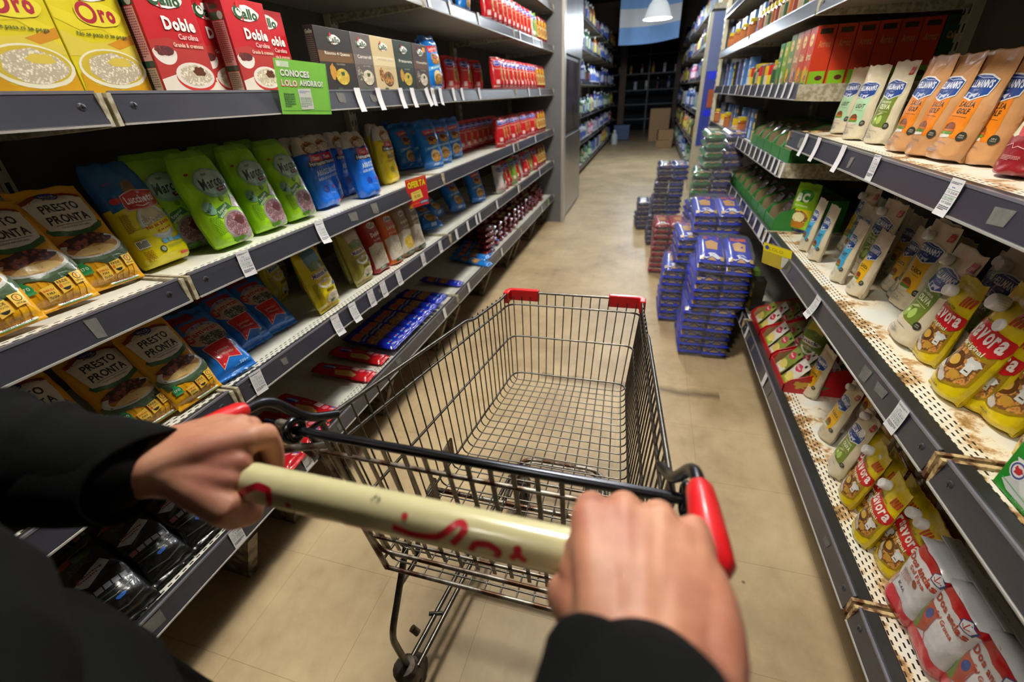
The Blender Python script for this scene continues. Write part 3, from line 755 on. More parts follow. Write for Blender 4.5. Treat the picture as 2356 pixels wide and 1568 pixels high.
# ---- artwork -----------------------------------------------------------
def wobble(cx, cy, rx, ry, n=30, a=.08, seed=1, a0=0, a1=360):
    r = random.Random(seed); ph = [r.uniform(0, 6) for _ in range(3)]
    return [(cx+rx*math.cos(t)*(1+a*math.sin(3*t+ph[0])+a*.6*math.sin(7*t+ph[1])), cy+ry*math.sin(t)*(1+a*math.sin(4*t+ph[2])+a*.6*math.sin(9*t+ph[0]))) for t in [math.radians(a0+(a1-a0)*i/n) for i in range(n)]]
def presto():
    o = []
    for i in range(9): o.append(('R', -58+i*13, 6, -53+i*13, 62, 'e8ac12'))
    o += [('P', [(-50, 192), (-30, 200), (0, 204), (30, 200), (50, 192), (50, 172), (-50, 172)], 'a23a1c'),
          ('P', [(-50, 184), (-20, 194), (0, 195), (20, 194), (50, 184), (46, 150), (42, 128), (20, 120), (0, 118), (-20, 120), (-42, 128), (-46, 150)], 'e8e2d2'),
          ('P', [(-42, 128), (-20, 120), (0, 118), (20, 120), (42, 128), (44, 133), (48, 128), (44, 118), (20, 110), (0, 108), (-20, 110), (-44, 118), (-48, 128), (-44, 133)], '3c6b3a'),
          ('E', 0, 196, 19, 10, '2a2c7c'), ('T', 'ARCOR', 0, 196, 27, 7, 'd8dcec', .02), ('L', [(-16, 190), (0, 188), (14, 192)], 1.2, 'd8dcec'),
          ('T', 'PRESTO', 0, 169, 66, 17, '26221e', .022), ('T', 'PRONTA', 0, 145, 70, 17, '26221e', .022), ('T', 'POLENTA INSTANTÁNEA', 0, 128, 50, 4, '3a342c'), ('L', [(-30, 133), (34, 133)], .8, '3a342c'),
          ('P', [(-57, 84), (-50, 52), (-30, 56), (-8, 50), (4, 40), (22, 54), (44, 50), (57, 62), (57, 84)], '3f5638'), ('P', [(-57, 70), (-40, 58), (0, 52), (30, 60), (57, 74), (57, 84), (-57, 84)], '52684a'),
          ('E', 0, 84, 53, 24, 'cfd0cc'), ('E', 0, 86, 50, 22, 'e6e6e2'), ('P', wobble(0, 83, 44, 19, a=.03, seed=3), 'polenta'), ('P', wobble(0, 74, 36, 8, a=.05, seed=5), 'f2cf86'),
          ('P', wobble(-4, 97, 40, 12, a=.10, seed=6), 'meat'), ('P', wobble(18, 92, 22, 8, a=.12, seed=8), 'meat'), ('P', wobble(-26, 88, 16, 7, a=.12, seed=9), 'meat'),
          ('E', -38, 44, 9, 10, '2f9a5a'), ('R', -42, 52, -34, 57, '2f9a5a'), ('T', '170', -38, 45, 11, 6, 'e8f4ea', .02), ('R', -47, 34, -29, 38, '49a86a'),
          ('P', [(-24, 38), (-3, 41), (-2, 19), (-22, 16)], 'ecc14c'), ('T', 'ENERGÍA', -13, 33, 17, 4.6, 'c03a18', .02), ('T', 'PARA', -13, 27, 12, 4.2, '3a2c14', .02), ('T', 'TU DÍA', -12, 21, 15, 4.2, '3a2c14', .02),
          ('P', [(2, 44), (24, 47), (25, 25), (4, 21)], 'ecc14c'), ('T', 'RINDE', 13, 41, 17, 5, '3a2c14', .02), ('T', '8', 7, 34, 5, 7, 'c8501c', .03), ('T', 'PLATOS', 17, 35, 11, 3, '3a2c14'), ('E', 14, 28, 6, 3.6, '2e2820', 180, 360), ('R', 7, 28, 21, 29.4, '2e2820'),
          ('P', [(30, 51), (49, 53), (49, 32), (31, 29)], 'ecc14c'), ('E', 40, 44, 6.5, 6.5, '3a2c14'), ('E', 40, 44, 5.2, 5.2, 'ecc14c'), ('T', "1'", 40, 44, 3, 7, 'c03a18', .03), ('T', 'LISTA EN', 40, 34.5, 13, 3, '3a2c14', .01),
          ('T', 'Cont. neto 500g', 12, 15.5, 30, 2.6, '5a4410'), ('N', 2, 12.6, 70, 3.6, 2, '7a5c14'), 
          ('P', [(-8, 11), (46, 11), (50, 6), (46, 2), (-8, 2), (-12, 6)], 'e4e0d4'), ('P', [(-8, 11), (46, 11), (48, 9), (-10, 9)], 'a83a24'), ('P', [(-10, 4), (48, 4), (46, 2), (-8, 2)], '3c7a3c'), ('T', 'PRESTO PRONTA', 19, 6.6, 46, 4, '26221e', .02)]
    return package('polenta_bag', 'pillow', 122, 216, 46, 'e2a410', o, wr=1.3, seed=2)
def gallo_logo(cx, cy, s, txt='2c5a38'):
    return [('P', wobble(cx, cy+1*s, 38*s, 15*s, a=.04, seed=4), 'f2f2ec'), ('E', cx-22*s, cy+1*s, 13*s, 13*s, txt), ('E', cx-19*s, cy+2*s, 9*s, 8*s, 'f2f2ec'), ('L', [(cx-27*s, cy+12*s), (cx-20*s, cy+7*s), (cx-15*s, cy+1*s)], 2.5*s, txt),
            ('E', cx-22*s, cy+5*s, 1.6*s, 1.6*s, '1a1a1a'), ('P', [(cx-24*s, cy+11*s), (cx-20*s, cy+22*s), (cx-14*s, cy+21*s), (cx-12*s, cy+12*s), (cx-17*s, cy+9*s)], 'c4202c'), ('P', [(cx-14*s, cy-6*s), (cx-10*s, cy-8*s), (cx-11*s, cy-17*s), (cx-15*s, cy-11*s)], 'c4202c'),
            ('T', 'allo', cx+11*s, cy, 44*s, 20*s, txt, .035)]
def oro():
    o = [('P', [(-66, 110), (-20, 92), (66, 104), (66, 70), (-66, 70)], 'd8c64a'), ('P', [(-66, 128), (-30, 112), (10, 118), (66, 84), (66, 108), (20, 130), (-20, 134), (-66, 146)], 'e2d02a'), ('P', [(10, 92), (66, 112), (66, 96), (30, 84)], 'c98a20'),
         ('E', 4, 50, 64, 34, 'e8e4cc'), ('E', 4, 52, 59, 29, 'c9b23a'), ('P', [(-62, 44), (-40, 22), (4, 14), (48, 24), (66, 40), (66, 2), (-66, 2)], 'c8940f'), ('P', wobble(6, 50, 50, 26, a=.05, seed=3), 'rice'), ('P', wobble(20, 62, 22, 8, a=.1, seed=5), 'd8c050')]
    o += gallo_logo(6, 176, 1.15, '24502f') + [('P', wobble(14, 140, 42, 20, a=.04, seed=7), 'e6da3c'), ('E', -6, 141, 18, 17, 'a8283a'), ('E', -6, 141, 11.5, 10.5, 'e6da3c'), ('T', 'ro', 31, 138, 30, 21, 'a8283a', .05), ('T', 'No se pasa ni se pega', 8, 106, 92, 8, '2c4a38', .02),
         ('R', -60, 2, -20, 5, '3c5a28'), ('T', '1 kg', 40, 4, 12, 4, '2c4a38')]
    return boxpack('rice_box', 134, 196, 46, 'd8c81c', o, [('N', 0, 90, 34, 120, 24, '8a7a20'), ('R', -18, 150, 18, 170, '24502f')])
def doble():
    so = [('R', -22, 2, 22, 196, '9c1420')]+[('R', -17, 62, 17, 150, 'd49a98'), ('R', -17, 8, 17, 50, 'b8a48c')] + [('N', 0, 108, 28, 80, 20, '8a4a48'), ('R', -19, 51, 19, 62, '24502f'), ('R', -19, 152, 19, 166, '24502f'), ('E', 10, 160, 8, 8, 'b8b8b4'), ('E', 10, 56, 6, 5, '4a4a48'), ('N', 0, 30, 28, 36, 9, '6a5848')]+[('T', 'Gallo', -2, 178, 26, 12, '24502f', .04)]
    o = [('P', [(-65, 96), (-20, 104), (20, 92), (65, 100), (65, 0), (-65, 0)], 'a8302c'), ('P', [(-65, 30), (-20, 42), (65, 26), (65, 0), (-65, 0)], 'e6ddd0'), ('E', -38, 78, 26, 22, 'e8e2da', 180, 360), ('E', -38, 78, 26, 9, 'dcd4cc'), ('P', wobble(-38, 80, 21, 9, a=.1), 'bean'),
         ('E', 16, 34, 47, 26, 'c43024'), ('E', 16, 38, 46, 24, 'e4dcd4'), ('P', wobble(16, 38, 38, 19, a=.05, seed=3), 'rice'), ('P', wobble(28, 46, 14, 9, a=.14, seed=5), '5a3016'), ('R', -65, 0, 65, 3, 'a81420'), ('R', -40, 3, -6, 7, '24502f')]
    o += gallo_logo(0, 168, 1.05, '24502f')+[('T', 'Doble', 16, 128, 72, 23, 'f0eaea', .05), ('T', 'Carolina', 28, 107, 46, 10, 'e8c8c4', .02), ('T', 'Grande & cremoso', 22, 92, 70, 8, 'e8c8b8', .03)]
    return boxpack('rice_box', 130, 196, 46, 'b4121e', o, so)
def risotto(base, title, dish, mid, w=112, fresh=False):
    so = [('N', 0, 100, 26, 110, 22, '6a665e'), ('T', 'Gallo', 0, 158, 24, 10, 'a8b8a8', .04), ('N', 0, 28, 26, 36, 8, 'a8a49a')]
    o = [('R', -w/2+1, 84, w/2-1, 112, mid), ('E', 12, 44, 36, 24, '2a2018'), ('E', 12, 46, 34, 22, dish), ('P', wobble(-34, 58, 16, 20, a=.12, seed=3), 'b8862a' if dish == 'yrice' else 'stew' if dish == 'stew' else 'grains'), ('P', wobble(14, 54, 10, 6, a=.2), 'greens'), ('R', -26, 8, -2, 16, '2f5a38')]
    o += gallo_logo(0, 142, .82, '1e4a30')+[('T', title, 6, 106, w*.72, 10, 'e8e2d4', .02), ('T', 'Listo en minutos', 12, 80, 44, 6, 'b8b0a0')]
    if fresh: o.append(('R', 24, 146, 50, 162, 'e0962c'))
    return boxpack('risotto_box', w, 172, 34, base, o, so)
def lucchetti():
    W = 122
    o = [('P', [(-55, 128), (-20, 136), (20, 134), (55, 122), (55, 222), (-55, 222)], '0f5f9e'), ('P', [(-10, 148), (12, 148), (16, 166), (12, 184), (-6, 186), (-14, 170)], '8a6a48'), ('P', [(-8, 172), (-2, 190), (14, 188), (16, 170)], '7a5a3c'),
         ('E', 12, 92, 36, 40, 'b8c4cc'), ('E', 13, 94, 32, 35, 'dfe4e2'), ('E', 13, 94, 29, 31, 'rice'), ('P', wobble(10, 112, 20, 10, a=.1), 'd8d2a8'), ('P', [(-50, 82), (-20, 84), (52, 100), (54, 76), (20, 66), (-20, 66), (-50, 72)], 'e8dc10'),
         ('T', 'No se pasa', 12, 85, 58, 11, 'c8481c', .04, 9), ('T', 'ni se pega', 20, 73, 38, 7, 'c8481c', .03, 9),
         ('P', [(-34, 136), (-30, 158), (4, 168), (46, 160), (50, 138), (44, 126), (4, 122), (-30, 124)], 'd8a8a0'), ('P', [(-32, 137), (-28, 156), (4, 165), (44, 158), (47, 138), (42, 128), (4, 125), (-28, 127)], 'b82420'), ('T', 'Lucchetti', 8, 146, 64, 17, 'f4ecec', .035), ('L', [(-8, 134), (6, 130), (22, 134)], 1.8, 'f0e8e8'),
         ('R', -4, 42, 8, 52, '5aa8d8'), ('R', 11, 43, 21, 53, '5aa8d8'), ('R', 24, 42, 40, 50, '4a98cc'), ('E', 46, 48, 7, 5, '3a88c8'), ('N', 24, 34, 46, 6, 3, '6a8a30'), ('E', -12, 32, 7, 7, '2c3a2c'), ('E', -12, 32, 5, 5, '9aa09a'),
         ('N', -44, 100, 14, 40, 12, 'a86a18'), ('R', -52, 44, -32, 62, 'd8d8cc'), ('T', '|||||||||', -42, 53, 17, 14, '222222'), ('N', -42, 26, 16, 24, 8, 'a86a18'), ('T', 'Gigante', -38, 185, 12, 5, 'b82420'), ('P', wobble(-42, 150, 9, 7, a=.05), 'b82420'), ('R', 22, 10, 42, 16, 'c03a28')]
    return package('rice_bag', 'brick', W, 232, 66, 'dccf06', o, zones=[(.60, 'dccf06'), (1.01, '0b57a4')], wr=1.1, seed=4)
def marca():
    o = [('E', 14, 40, 42, 40, '8f8c8c'), ('E', 14, 44, 40, 36, '9a8f90'), ('E', 14, 45, 35, 31, 'pinkrice'), ('P', wobble(22, 54, 15, 13, a=.16, seed=2, n=40), 'bean'), ('P', [(-32, 72), (-22, 92), (10, 102), (18, 88), (-4, 82), (-20, 66)], '3c7a44'), ('T', 'Especial', -8, 88, 32, 9, 'e0ecd8', .02, 28), ('T', 'ensaladas', -12, 78, 30, 8, 'e0ecd8', .02, 32),
         ('P', [(20, 88), (32, 118), (44, 112), (50, 70), (40, 84)], 'd0c8c0'), ('E', 4, 154, 46, 36, '7fae94'), ('E', 4, 157, 42, 31, 'a9cbb8'), ('P', wobble(4, 168, 34, 16, a=.08), 'c0dccc'), ('T', 'don', -6, 176, 16, 8, '2c4a34', .01, 8), ('T', 'Marcos', 4, 154, 72, 26, '22382a', .018, 6, .2),
         ('P', [(6, 138), (36, 144), (38, 134), (10, 128)], '5a2030'), ('T', '1kg', 22, 136, 16, 6, 'e0c8c8', .02, 8), ('E', -38, 96, 12, 17, '7fae94', 0, 360, 20), ('T', 'Marcos', -38, 98, 26, 9, '22382a', .02, 56), ('N', -38, 52, 20, 46, 13, '5c8a18'), ('E', 6, 112, 6, 6, '6a9a20'), ('P', wobble(-4, 10, 20, 6, a=.2), '4a7a18'), ('E', -44, 180, 4, 3, 'a03028')]
    return package('rice_bag', 'brick', 120, 236, 70, '9cd41a', o, zones=[(.93, '9cd41a'), (1.01, '7cb414')], wr=1.6, seed=9)
def hermanos(col, sub, dark):
    o = [('R', -50, 172, 50, 226, 'cfc8bc'), ('P', wobble(0, 190, 40, 22, a=.12, seed=4), 'stew'), ('P', wobble(6, 186, 30, 14, a=.1, seed=6), 'rice'), ('R', -50, 166, 50, 174, dark),
         ('P', [(-44, 132), (-40, 152), (44, 150), (46, 130)], '26262a'), ('P', [(-30, 148), (-24, 170), (28, 168), (30, 146)], 'c41f26'), ('T', 'Dos', 2, 157, 28, 12, 'f0e0e0', .03), ('T', 'Hermanos', 0, 140, 78, 13, 'e8e8e8', .03, 0, .1),
         ('T', 'ARROZ', 4, 110, 66, 18, 'cfe0f4' if col != 'e8cc10' else '8a6a10', .04, 3), ('T', sub, 4, 92, 70, 11, 'cfe0f4' if col != 'e8cc10' else 'a86a20', .02, 3, .15), ('E', -10, 56, 12, 12, dark), ('E', 26, 58, 5, 5, 'c83030'), ('T', '1 kg', 12, 40, 20, 6, 'a8c4ec'), ('R', 20, 8, 42, 14, 'c03030')]
    return package('rice_bag', 'brick', 112, 228, 64, col, o, zones=[(.76, col), (1.01, 'cfc6b6')], wr=1.7, seed=14)
def camgran():
    o = [('R', -52, 178, 12, 204, '8e1418'), ('P', [(-34, 172), (-30, 130), (36, 130), (34, 172)], '9c1418'), ('E', 4, 128, 50, 34, '8c9cb4'), ('E', 4, 124, 48, 28, 'c8a890'), ('P', wobble(12, 112, 36, 16, a=.08), 'grains'), ('T', 'Camgran', 0, 136, 88, 22, 'e0d8cc', .06, 4), ('T', 'Camgran', 0, 136, 86, 20, 'b4281c', .03, 4), ('T', 'C', -38, 132, 18, 26, 'b4281c', .06),
         ('P', [(-30, 96), (32, 100), (34, 36), (2, 46), (-28, 22)], 'f0c8c0'), ('P', [(-28, 95), (31, 98), (32, 38), (2, 48), (-27, 25)], 'd01420'), ('T', 'Lentejas', 2, 72, 34, 9, 'f0b8a8', .02), ('T', 'Seleccionadas', 2, 60, 42, 7, 'f0b8a8', .02), ('T', '500g', 30, 22, 24, 10, '9ccdf4', .03), ('T', 'CONT. NETO', 8, 20, 16, 3, '9ccdf4'), ('T', 'Industria Argentina', 4, 10, 40, 4, '9ccdf4')]
    return package('lentil_bag', 'pillow', 112, 216, 40, '0d6cc8', o, wr=2.0, seed=21)
def molinos(base, skyc, title, capc):
    o = [('P', [(-34, 204), (34, 204), (36, 150), (-36, 150)], skyc), ('P', [(-36, 160), (0, 170), (36, 158), (36, 140), (-36, 140)], '6f8a3c'), ('P', wobble(0, 122, 44, 12, a=.06), 'e8e4d0'), ('T', title, 0, 124, 78, 15, '223a8c', .03, 3), ('E', 4, 98, 32, 26, 'ecece0', 180, 360), ('E', 4, 96, 22, 16, base, 180, 360), ('E', 4, 98, 18, 7, 'rice'),
         ('T', '00000', 10, 64, 34, 10, '5a5210', .04), ('R', 30, 72, 44, 84, '3a4a8c'), ('E', 16, 34, 38, 24, capc), ('E', 16, 38, 34, 18, 'e4e0d0'), ('E', 16, 39, 29, 14, 'rice'), ('P', wobble(6, 26, 10, 6, a=.2), 'greens'), ('N', -40, 60, 18, 80, 20, '8a8010'), ('E', -8, 12, 5, 5, 'c84a60')]
    return package('rice_bag', 'pillow', 116, 226, 58, base, o, wr=1.8, seed=31, zones=[(.93, base), (1.01, base)])
def longrice(base, title, sub, low, dish):
    o = [('P', [(-48, 110), (-20, 120), (48, 104), (48, 20), (-48, 20)], 'd8cfc0'), ('P', wobble(4, 60, 40, 30, a=.06), dish), ('R', -34, 8, 20, 22, '2f5f38'), ('T', '1 kg', -6, 15, 24, 9, 'e8e8d8', .03), ('T', title, 4, 150, 64, 18, 'f4ece0', .05), ('T', sub, 4, 128, 56, 8, 'f0dccc', .02), ('P', wobble(2, 186, 28, 12, a=.05), 'e8e4dc'), ('T', 'Gallo', 2, 186, 44, 14, '24502f', .04), ('R', -48, 2, 48, 8, low)]
    return package('rice_bag', 'brick', 104, 222, 60, base, o, wr=1.6, seed=len(title)*3+ord(base[0]))
def bluepasta():
    o = [('P', [(-40, 176), (-30, 150), (40, 160), (38, 182)], 'c03028'), ('T', 'Lucchetti', 2, 168, 60, 12, 'f0dcd8', .03, 6), ('P', wobble(6, 128, 34, 22, a=.08), 'pasta'), ('P', wobble(2, 136, 22, 10, a=.1, seed=3), 'meat'), ('P', [(-46, 96), (46, 112), (46, 96), (-46, 80)], '5aa4d8'), ('T', 'Mostachol', 0, 96, 66, 9, 'e8f0f8', .02, 9), ('E', 8, 50, 36, 30, 'dfc890', 90, 270, -60), ('P', wobble(10, 48, 30, 22, a=.06, seed=7), 'pasta'), ('R', -10, 12, 26, 22, 'a8c8e8')]
    return package('pasta_bag', 'pillow', 126, 222, 70, '0f74cc', o, wr=2.4, seed=41)
def redpasta(base='c01420', win='pasta', n=0):
    o = [('E', -2, 152, 30, 17, 'c8d0e8'), ('E', -2, 152, 28, 15, '2a3aa8'), ('T', 'Matarazzo', -2, 152, 46, 9, 'e8e8f4', .02), ('T', 'Tirabuzón', 2, 122, 60, 10, 'f0b8b0', .02), ('P', wobble(28, 92, 14, 40, a=.05), win), ('R', -24, 34, 4, 60, 'e8b4b4'), ('E', -10, 47, 10, 10, 'f0dada'), ('R', -40, 20, 10, 28, 'dca0a0')]
    return package('pasta_bag', 'pillow', 92, 188, 60, base, o, wr=2.0, seed=51+n, nu=10, nv=16)
def yellowpasta():
    o = [('P', [(-10, 150), (10, 168), (30, 140), (20, 120), (-6, 118)], 'e0a818'), ('P', wobble(0, 80, 42, 48, a=.06), 'pasta'), ('P', wobble(4, 74, 38, 40, a=.08, seed=5), 'e4cc88'), ('P', wobble(0, 74, 30, 30, a=.1, seed=8), 'pasta'), ('R', -44, 6, 44, 26, 'a81c18')]
    return package('pasta_bag', 'pillow', 92, 188, 58, '8c1418', o, wr=2.0, seed=61, nu=10, nv=16)
def spaghetti(base, band, label):
    o = [('P', [(-30, 88), (30, 88), (30, 214), (-30, 214)], 'pasta'), ('P', [(-30, 214), (30, 214), (30, 236), (0, 222), (-30, 236)], base), ('P', [(-34, 134), (34, 140), (34, 178), (-34, 170)], band), ('T', label, 0, 156, 50, 12, 'e8e8f0', .04, 4), ('P', wobble(0, 196, 22, 16, a=.1), 'c8503c'), ('E', -12, 40, 5, 5, '5ac0e0'), ('E', 2, 41, 5, 5, 'e06a28'), ('E', 14, 40, 4, 4, '5ac0e0'), ('T', '500 g', 2, 22, 30, 7, 'c8d8f4', .02)]
    return package('spaghetti_pack', 'stick', 68, 262, 28, base, o, wr=1.3, seed=71, nu=8, nv=20)
def redspaghetti():
    o = [('E', 0, 190, 30, 12, '2a3ab0', 0, 360, 90), ('T', 'Matarazzo', 0, 190, 52, 12, 'dce0f4', .03, 90), ('P', [(-32, 150), (-12, 158), (-8, 90), (-20, 60), (-32, 70)], 'd8b468'), ('T', 'TALLARIN', 10, 128, 46, 9, 'e8a8a0', .02, 90), ('R', 2, 70, 28, 96, 'e8c0c0'), ('E', 14, 54, 13, 11, 'd87080'), ('R', 6, 18, 16, 34, 'd8a0a8'), ('E', 22, 26, 5, 8, '3a58c0')]
    return package('spaghetti_pack', 'stick', 74, 262, 30, 'b8101c', o, wr=1.4, seed=75, nu=8, nv=20)
def blackpack():
    o = [('P', [(-38, 128), (30, 150), (34, 132), (-20, 112)], 'b4bcc8'), ('N', -2, 132, 50, 12, 2, '8a3a48'), ('E', -20, 182, 16, 6, '8c1a18', 0, 360, 20), ('P', wobble(10, 178, 20, 8, a=.2), '2c4a1c'), ('L', [(-42, 176), (20, 200)], 3, '6a6a68')]
    for i in range(5): o.append(('P', [(-34+i*14, 98-i*1.2), (-22+i*14, 97-i*1.2), (-23+i*14, 86-i*1.2), (-35+i*14, 87-i*1.2)], 'a8b4c4' if i else 'b06a74'))
    o += [('L', [(-40, 80), (0, 74), (38, 78)], 2.2, '3c4a4a'), ('L', [(-40, 70), (0, 62), (38, 68)], 2.2, '5c6a6a'), ('P', wobble(4, 54, 10, 4, a=.1), '2c64b8'), ('T', 'NERO', 0, 160, 50, 14, '2c2c30', .03), ('L', [(-40, 40), (0, 30), (38, 36)], 3, '3a3c3a')]
    return package('pasta_bag', 'pillow', 100, 210, 52, '0d0f10', o, wr=2.6, seed=81)
def hell(kind, W=96, H=212, D=48, cap=None, base='cfc3a6', seed=3):
    col, title, pic = {'mint': ('a8cfa6', 'LIGHT', 'burger'), 'olive': ('6a7e2c', 'OLIVA', None), 'golf': ('d87a10', 'SALSA GOLF', 'burger'), 'blue': ('3fa0cc', 'LIGHT', 'burger'), 'yellow': ('e0ac14', 'CLÁSICA', 'burger')}[kind]
    s = W/96; h = H/212
    dark = '2c2a1c' if kind != 'olive' else 'e4e8cc'
    o = [('P', [(-30*s, 128*h), (30*s, 124*h), (30*s, 44*h), (-4*s, 46*h), (-30*s, 54*h)], col)]
    o += [('T', 'CON ACEITE DE', -2*s, 110*h, 40*s, 5*h, 'e4e8cc', .03)] if kind == 'olive' else []
    if title == 'SALSA GOLF': o += [('T', 'SALSA', 4*s, 110*h, 40*s, 11*h, dark, .04), ('T', 'GOLF', 4*s, 97*h, 32*s, 11*h, dark, .04)]
    else: o += [('T', title, 2*s, 98*h, 42*s, 13*h, dark, .04)]
    o += [('L', [(-18*s, 87*h), (22*s, 85*h)], .8, dark)]
    if pic: o += [('P', [(-22*s, 50*h), (8*s, 52*h), (12*s, 46*h), (-18*s, 43*h)], 'd8d4c8'), ('P', wobble(-4*s, 58*h, 17*s, 6*h, a=.1), 'burger'), ('E', -4*s, 62*h, 16*s, 13*h, '7a3e1c', 0, 180), ('R', -20*s, 58*h, 12*s, 61*h, 'c8641c'), ('P', wobble(-5*s, 54*h, 17*s, 3.5*h, a=.2), '5a8a2c')]
    else: o += [('E', -14*s, 62*h, 9*s, 12*h, '8fb04a', 0, 360, 10), ('E', 4*s, 64*h, 9*s, 12*h, 'a4c060', 0, 360, -10), ('E', -12*s, 65*h, 3*s, 4*h, 'dce8b0'), ('P', [(-20*s, 74*h), (-2*s, 84*h), (10*s, 82*h), (-6*s, 76*h)], 'b8c48a')]
    bx = -2*s
    o += [('P', [(bx-36*s, 126*h), (bx-38*s, 158*h), (bx-20*s, 166*h), (bx, 168*h), (bx+20*s, 166*h), (bx+40*s, 158*h), (bx+38*s, 128*h), (bx+4*s, 116*h)], 'dcdcd8'), ('P', [(bx-34*s, 128*h), (bx-36*s, 156*h), (bx-20*s, 163*h), (bx, 165*h), (bx+20*s, 163*h), (bx+38*s, 156*h), (bx+36*s, 130*h), (bx+4*s, 119*h)], '173f86'),
          ('T', "HELLMANN'S", bx+1*s, 149*h, 66*s, 15*h, 'e8ecf4', .035), ('T', 'EST.1913', bx, 137*h, 14*s, 3*h, 'c8d0e4'), ('P', [(bx-16*s, 133*h), (bx-4*s, 130*h), (bx+4*s, 130*h), (bx+16*s, 132*h), (bx+10*s, 122*h), (bx+2*s, 126*h), (bx-4*s, 120*h), (bx-8*s, 126*h), (bx-16*s, 122*h)], 'c4cce0'), ('P', [(bx-13*s, 131*h), (bx-5*s, 129*h), (bx-7*s, 126*h), (bx-13*s, 125*h)], '2c4f92'), ('L', [(bx-20*s, 163*h), (bx, 160*h), (bx+28*s, 159*h)], 1.2, 'b8c4e0')]
    o += [('E', 34*s, 50*h, 7.5*s, 7.5*s, '33342c'), ('T', 'SIN', 34*s, 52*h, 7*s, 2.6*h, 'c8c4b4', .02), ('T', 'TACC', 34*s, 48*h, 9*s, 2.6*h, 'c8c4b4', .02), ('L', [(-32*s, 36*h), (-20*s, 39*h), (-12*s, 34*h), (0, 35*h), (16*s, 33*h)], .9, '6a7488'), ('T', '475 g', -12*s, 25*h, 20*s, 5*h, '7a8090', .01), ('N', -14*s, 17*h, 38*s, 8*h, 4, '7a8494')]
    if kind == 'olive' or cap: o += [('P', [(26*s, 178*h), (42*s, 178*h), (44*s, 196*h), (28*s, 196*h)], 'b02c2c'), ('N', 35*s, 184*h, 12*s, 8*h, 3, 'e0b0a8')]
    return package('mayonnaise_pouch' if kind != 'golf' else 'sauce_pouch', 'pouch', W, H, D, base, o, wr=1.3, seed=seed, cap=cap)
def ketchup():
    o = [('P', [(-40, 150), (40, 142), (40, 86), (34, 70), (26, 74), (18, 68), (8, 72), (-2, 64), (-14, 68), (-28, 62), (-40, 66)], 'c9c8a8'), ('P', [(-40, 176), (40, 170), (40, 140), (0, 128), (-40, 148)], '173f86'), ('T', "HELLMANN'S", 0, 158, 68, 16, 'e8ecf4', .035), ('P', [(-14, 140), (14, 138), (8, 128), (-6, 126)], 'c4cce0'), ('T', 'KETCHUP', 2, 112, 60, 15, '1e2a4c', .05), ('T', 'sin conservantes', 2, 99, 44, 5, '34405c', .02), ('P', wobble(-8, 78, 17, 15, a=.05), 'b8281c'), ('P', wobble(-8, 91, 9, 4, a=.35), '3c6a24'), ('E', -13, 82, 4, 4, 'e07858'), ('L', [(-30, 46), (-16, 52), (-10, 44), (0, 48), (24, 44)], 1, 'e8c8c0'), ('N', 0, 28, 46, 9, 4, 'c88880')]
    return package('ketchup_pouch', 'pouch', 98, 200, 50, '7e1018', o, wr=1.5, seed=9)
def savora(seed=5, W=84):
    o = [('P', [(-40, 118), (-40, 36), (-30, 26), (0, 18), (28, 26), (38, 36), (38, 112)], '9a7c14'), ('P', [(-38, 84), (34, 80), (34, 36), (0, 22), (-36, 30)], 'stew'), ('E', -12, 60, 20, 16, '5a3410'), ('E', -12, 60, 12, 9, 'c8a040'), ('E', 10, 42, 10, 7, 'b88a30'), ('P', wobble(20, 70, 12, 8, a=.2), 'c8ccc8'), ('R', 14, 50, 27, 66, 'd8d8d4'), ('E', 20.5, 66, 6.5, 4, 'd8d8d4'), ('R', 17, 55, 24, 57, '4a3010'),
         ('P', [(-36, 44), (-4, 22), (4, 22), (4, 30), (-30, 52)], 'c4bcb0'), ('N', -18, 36, 20, 8, 3, '7a7468'), ('P', [(-42, 128), (-30, 132), (40, 124), (44, 118), (40, 96), (30, 88), (10, 90), (-40, 96)], 'c4141c'), ('T', 'savora', 0, 111, 76, 22, 'f4ece8', .03, -2, .1), ('T', 'original', -4, 88, 52, 11, 'f0e8d0', .01, -2), ('T', 'Desde 1938', -6, 134, 36, 4.5, '6a5410', .02, -2), ('N', 0, 12, 50, 4, 1, '6f6a34')]
    for i in range(4): o.append(('P', [(14+i*6.5, 142+i*1), (18+i*6.5, 142+i*1), (21+i*6.5, 165), (17+i*6.5, 166)], 'b83420'))
    return package('mustard_pouch', 'pouch', W, 196, 42, 'd6bd08', o, wr=1.5, seed=seed, cap=(-W*.26, 158, .0125, .021, (math.radians(84), 0, math.radians(-8))))
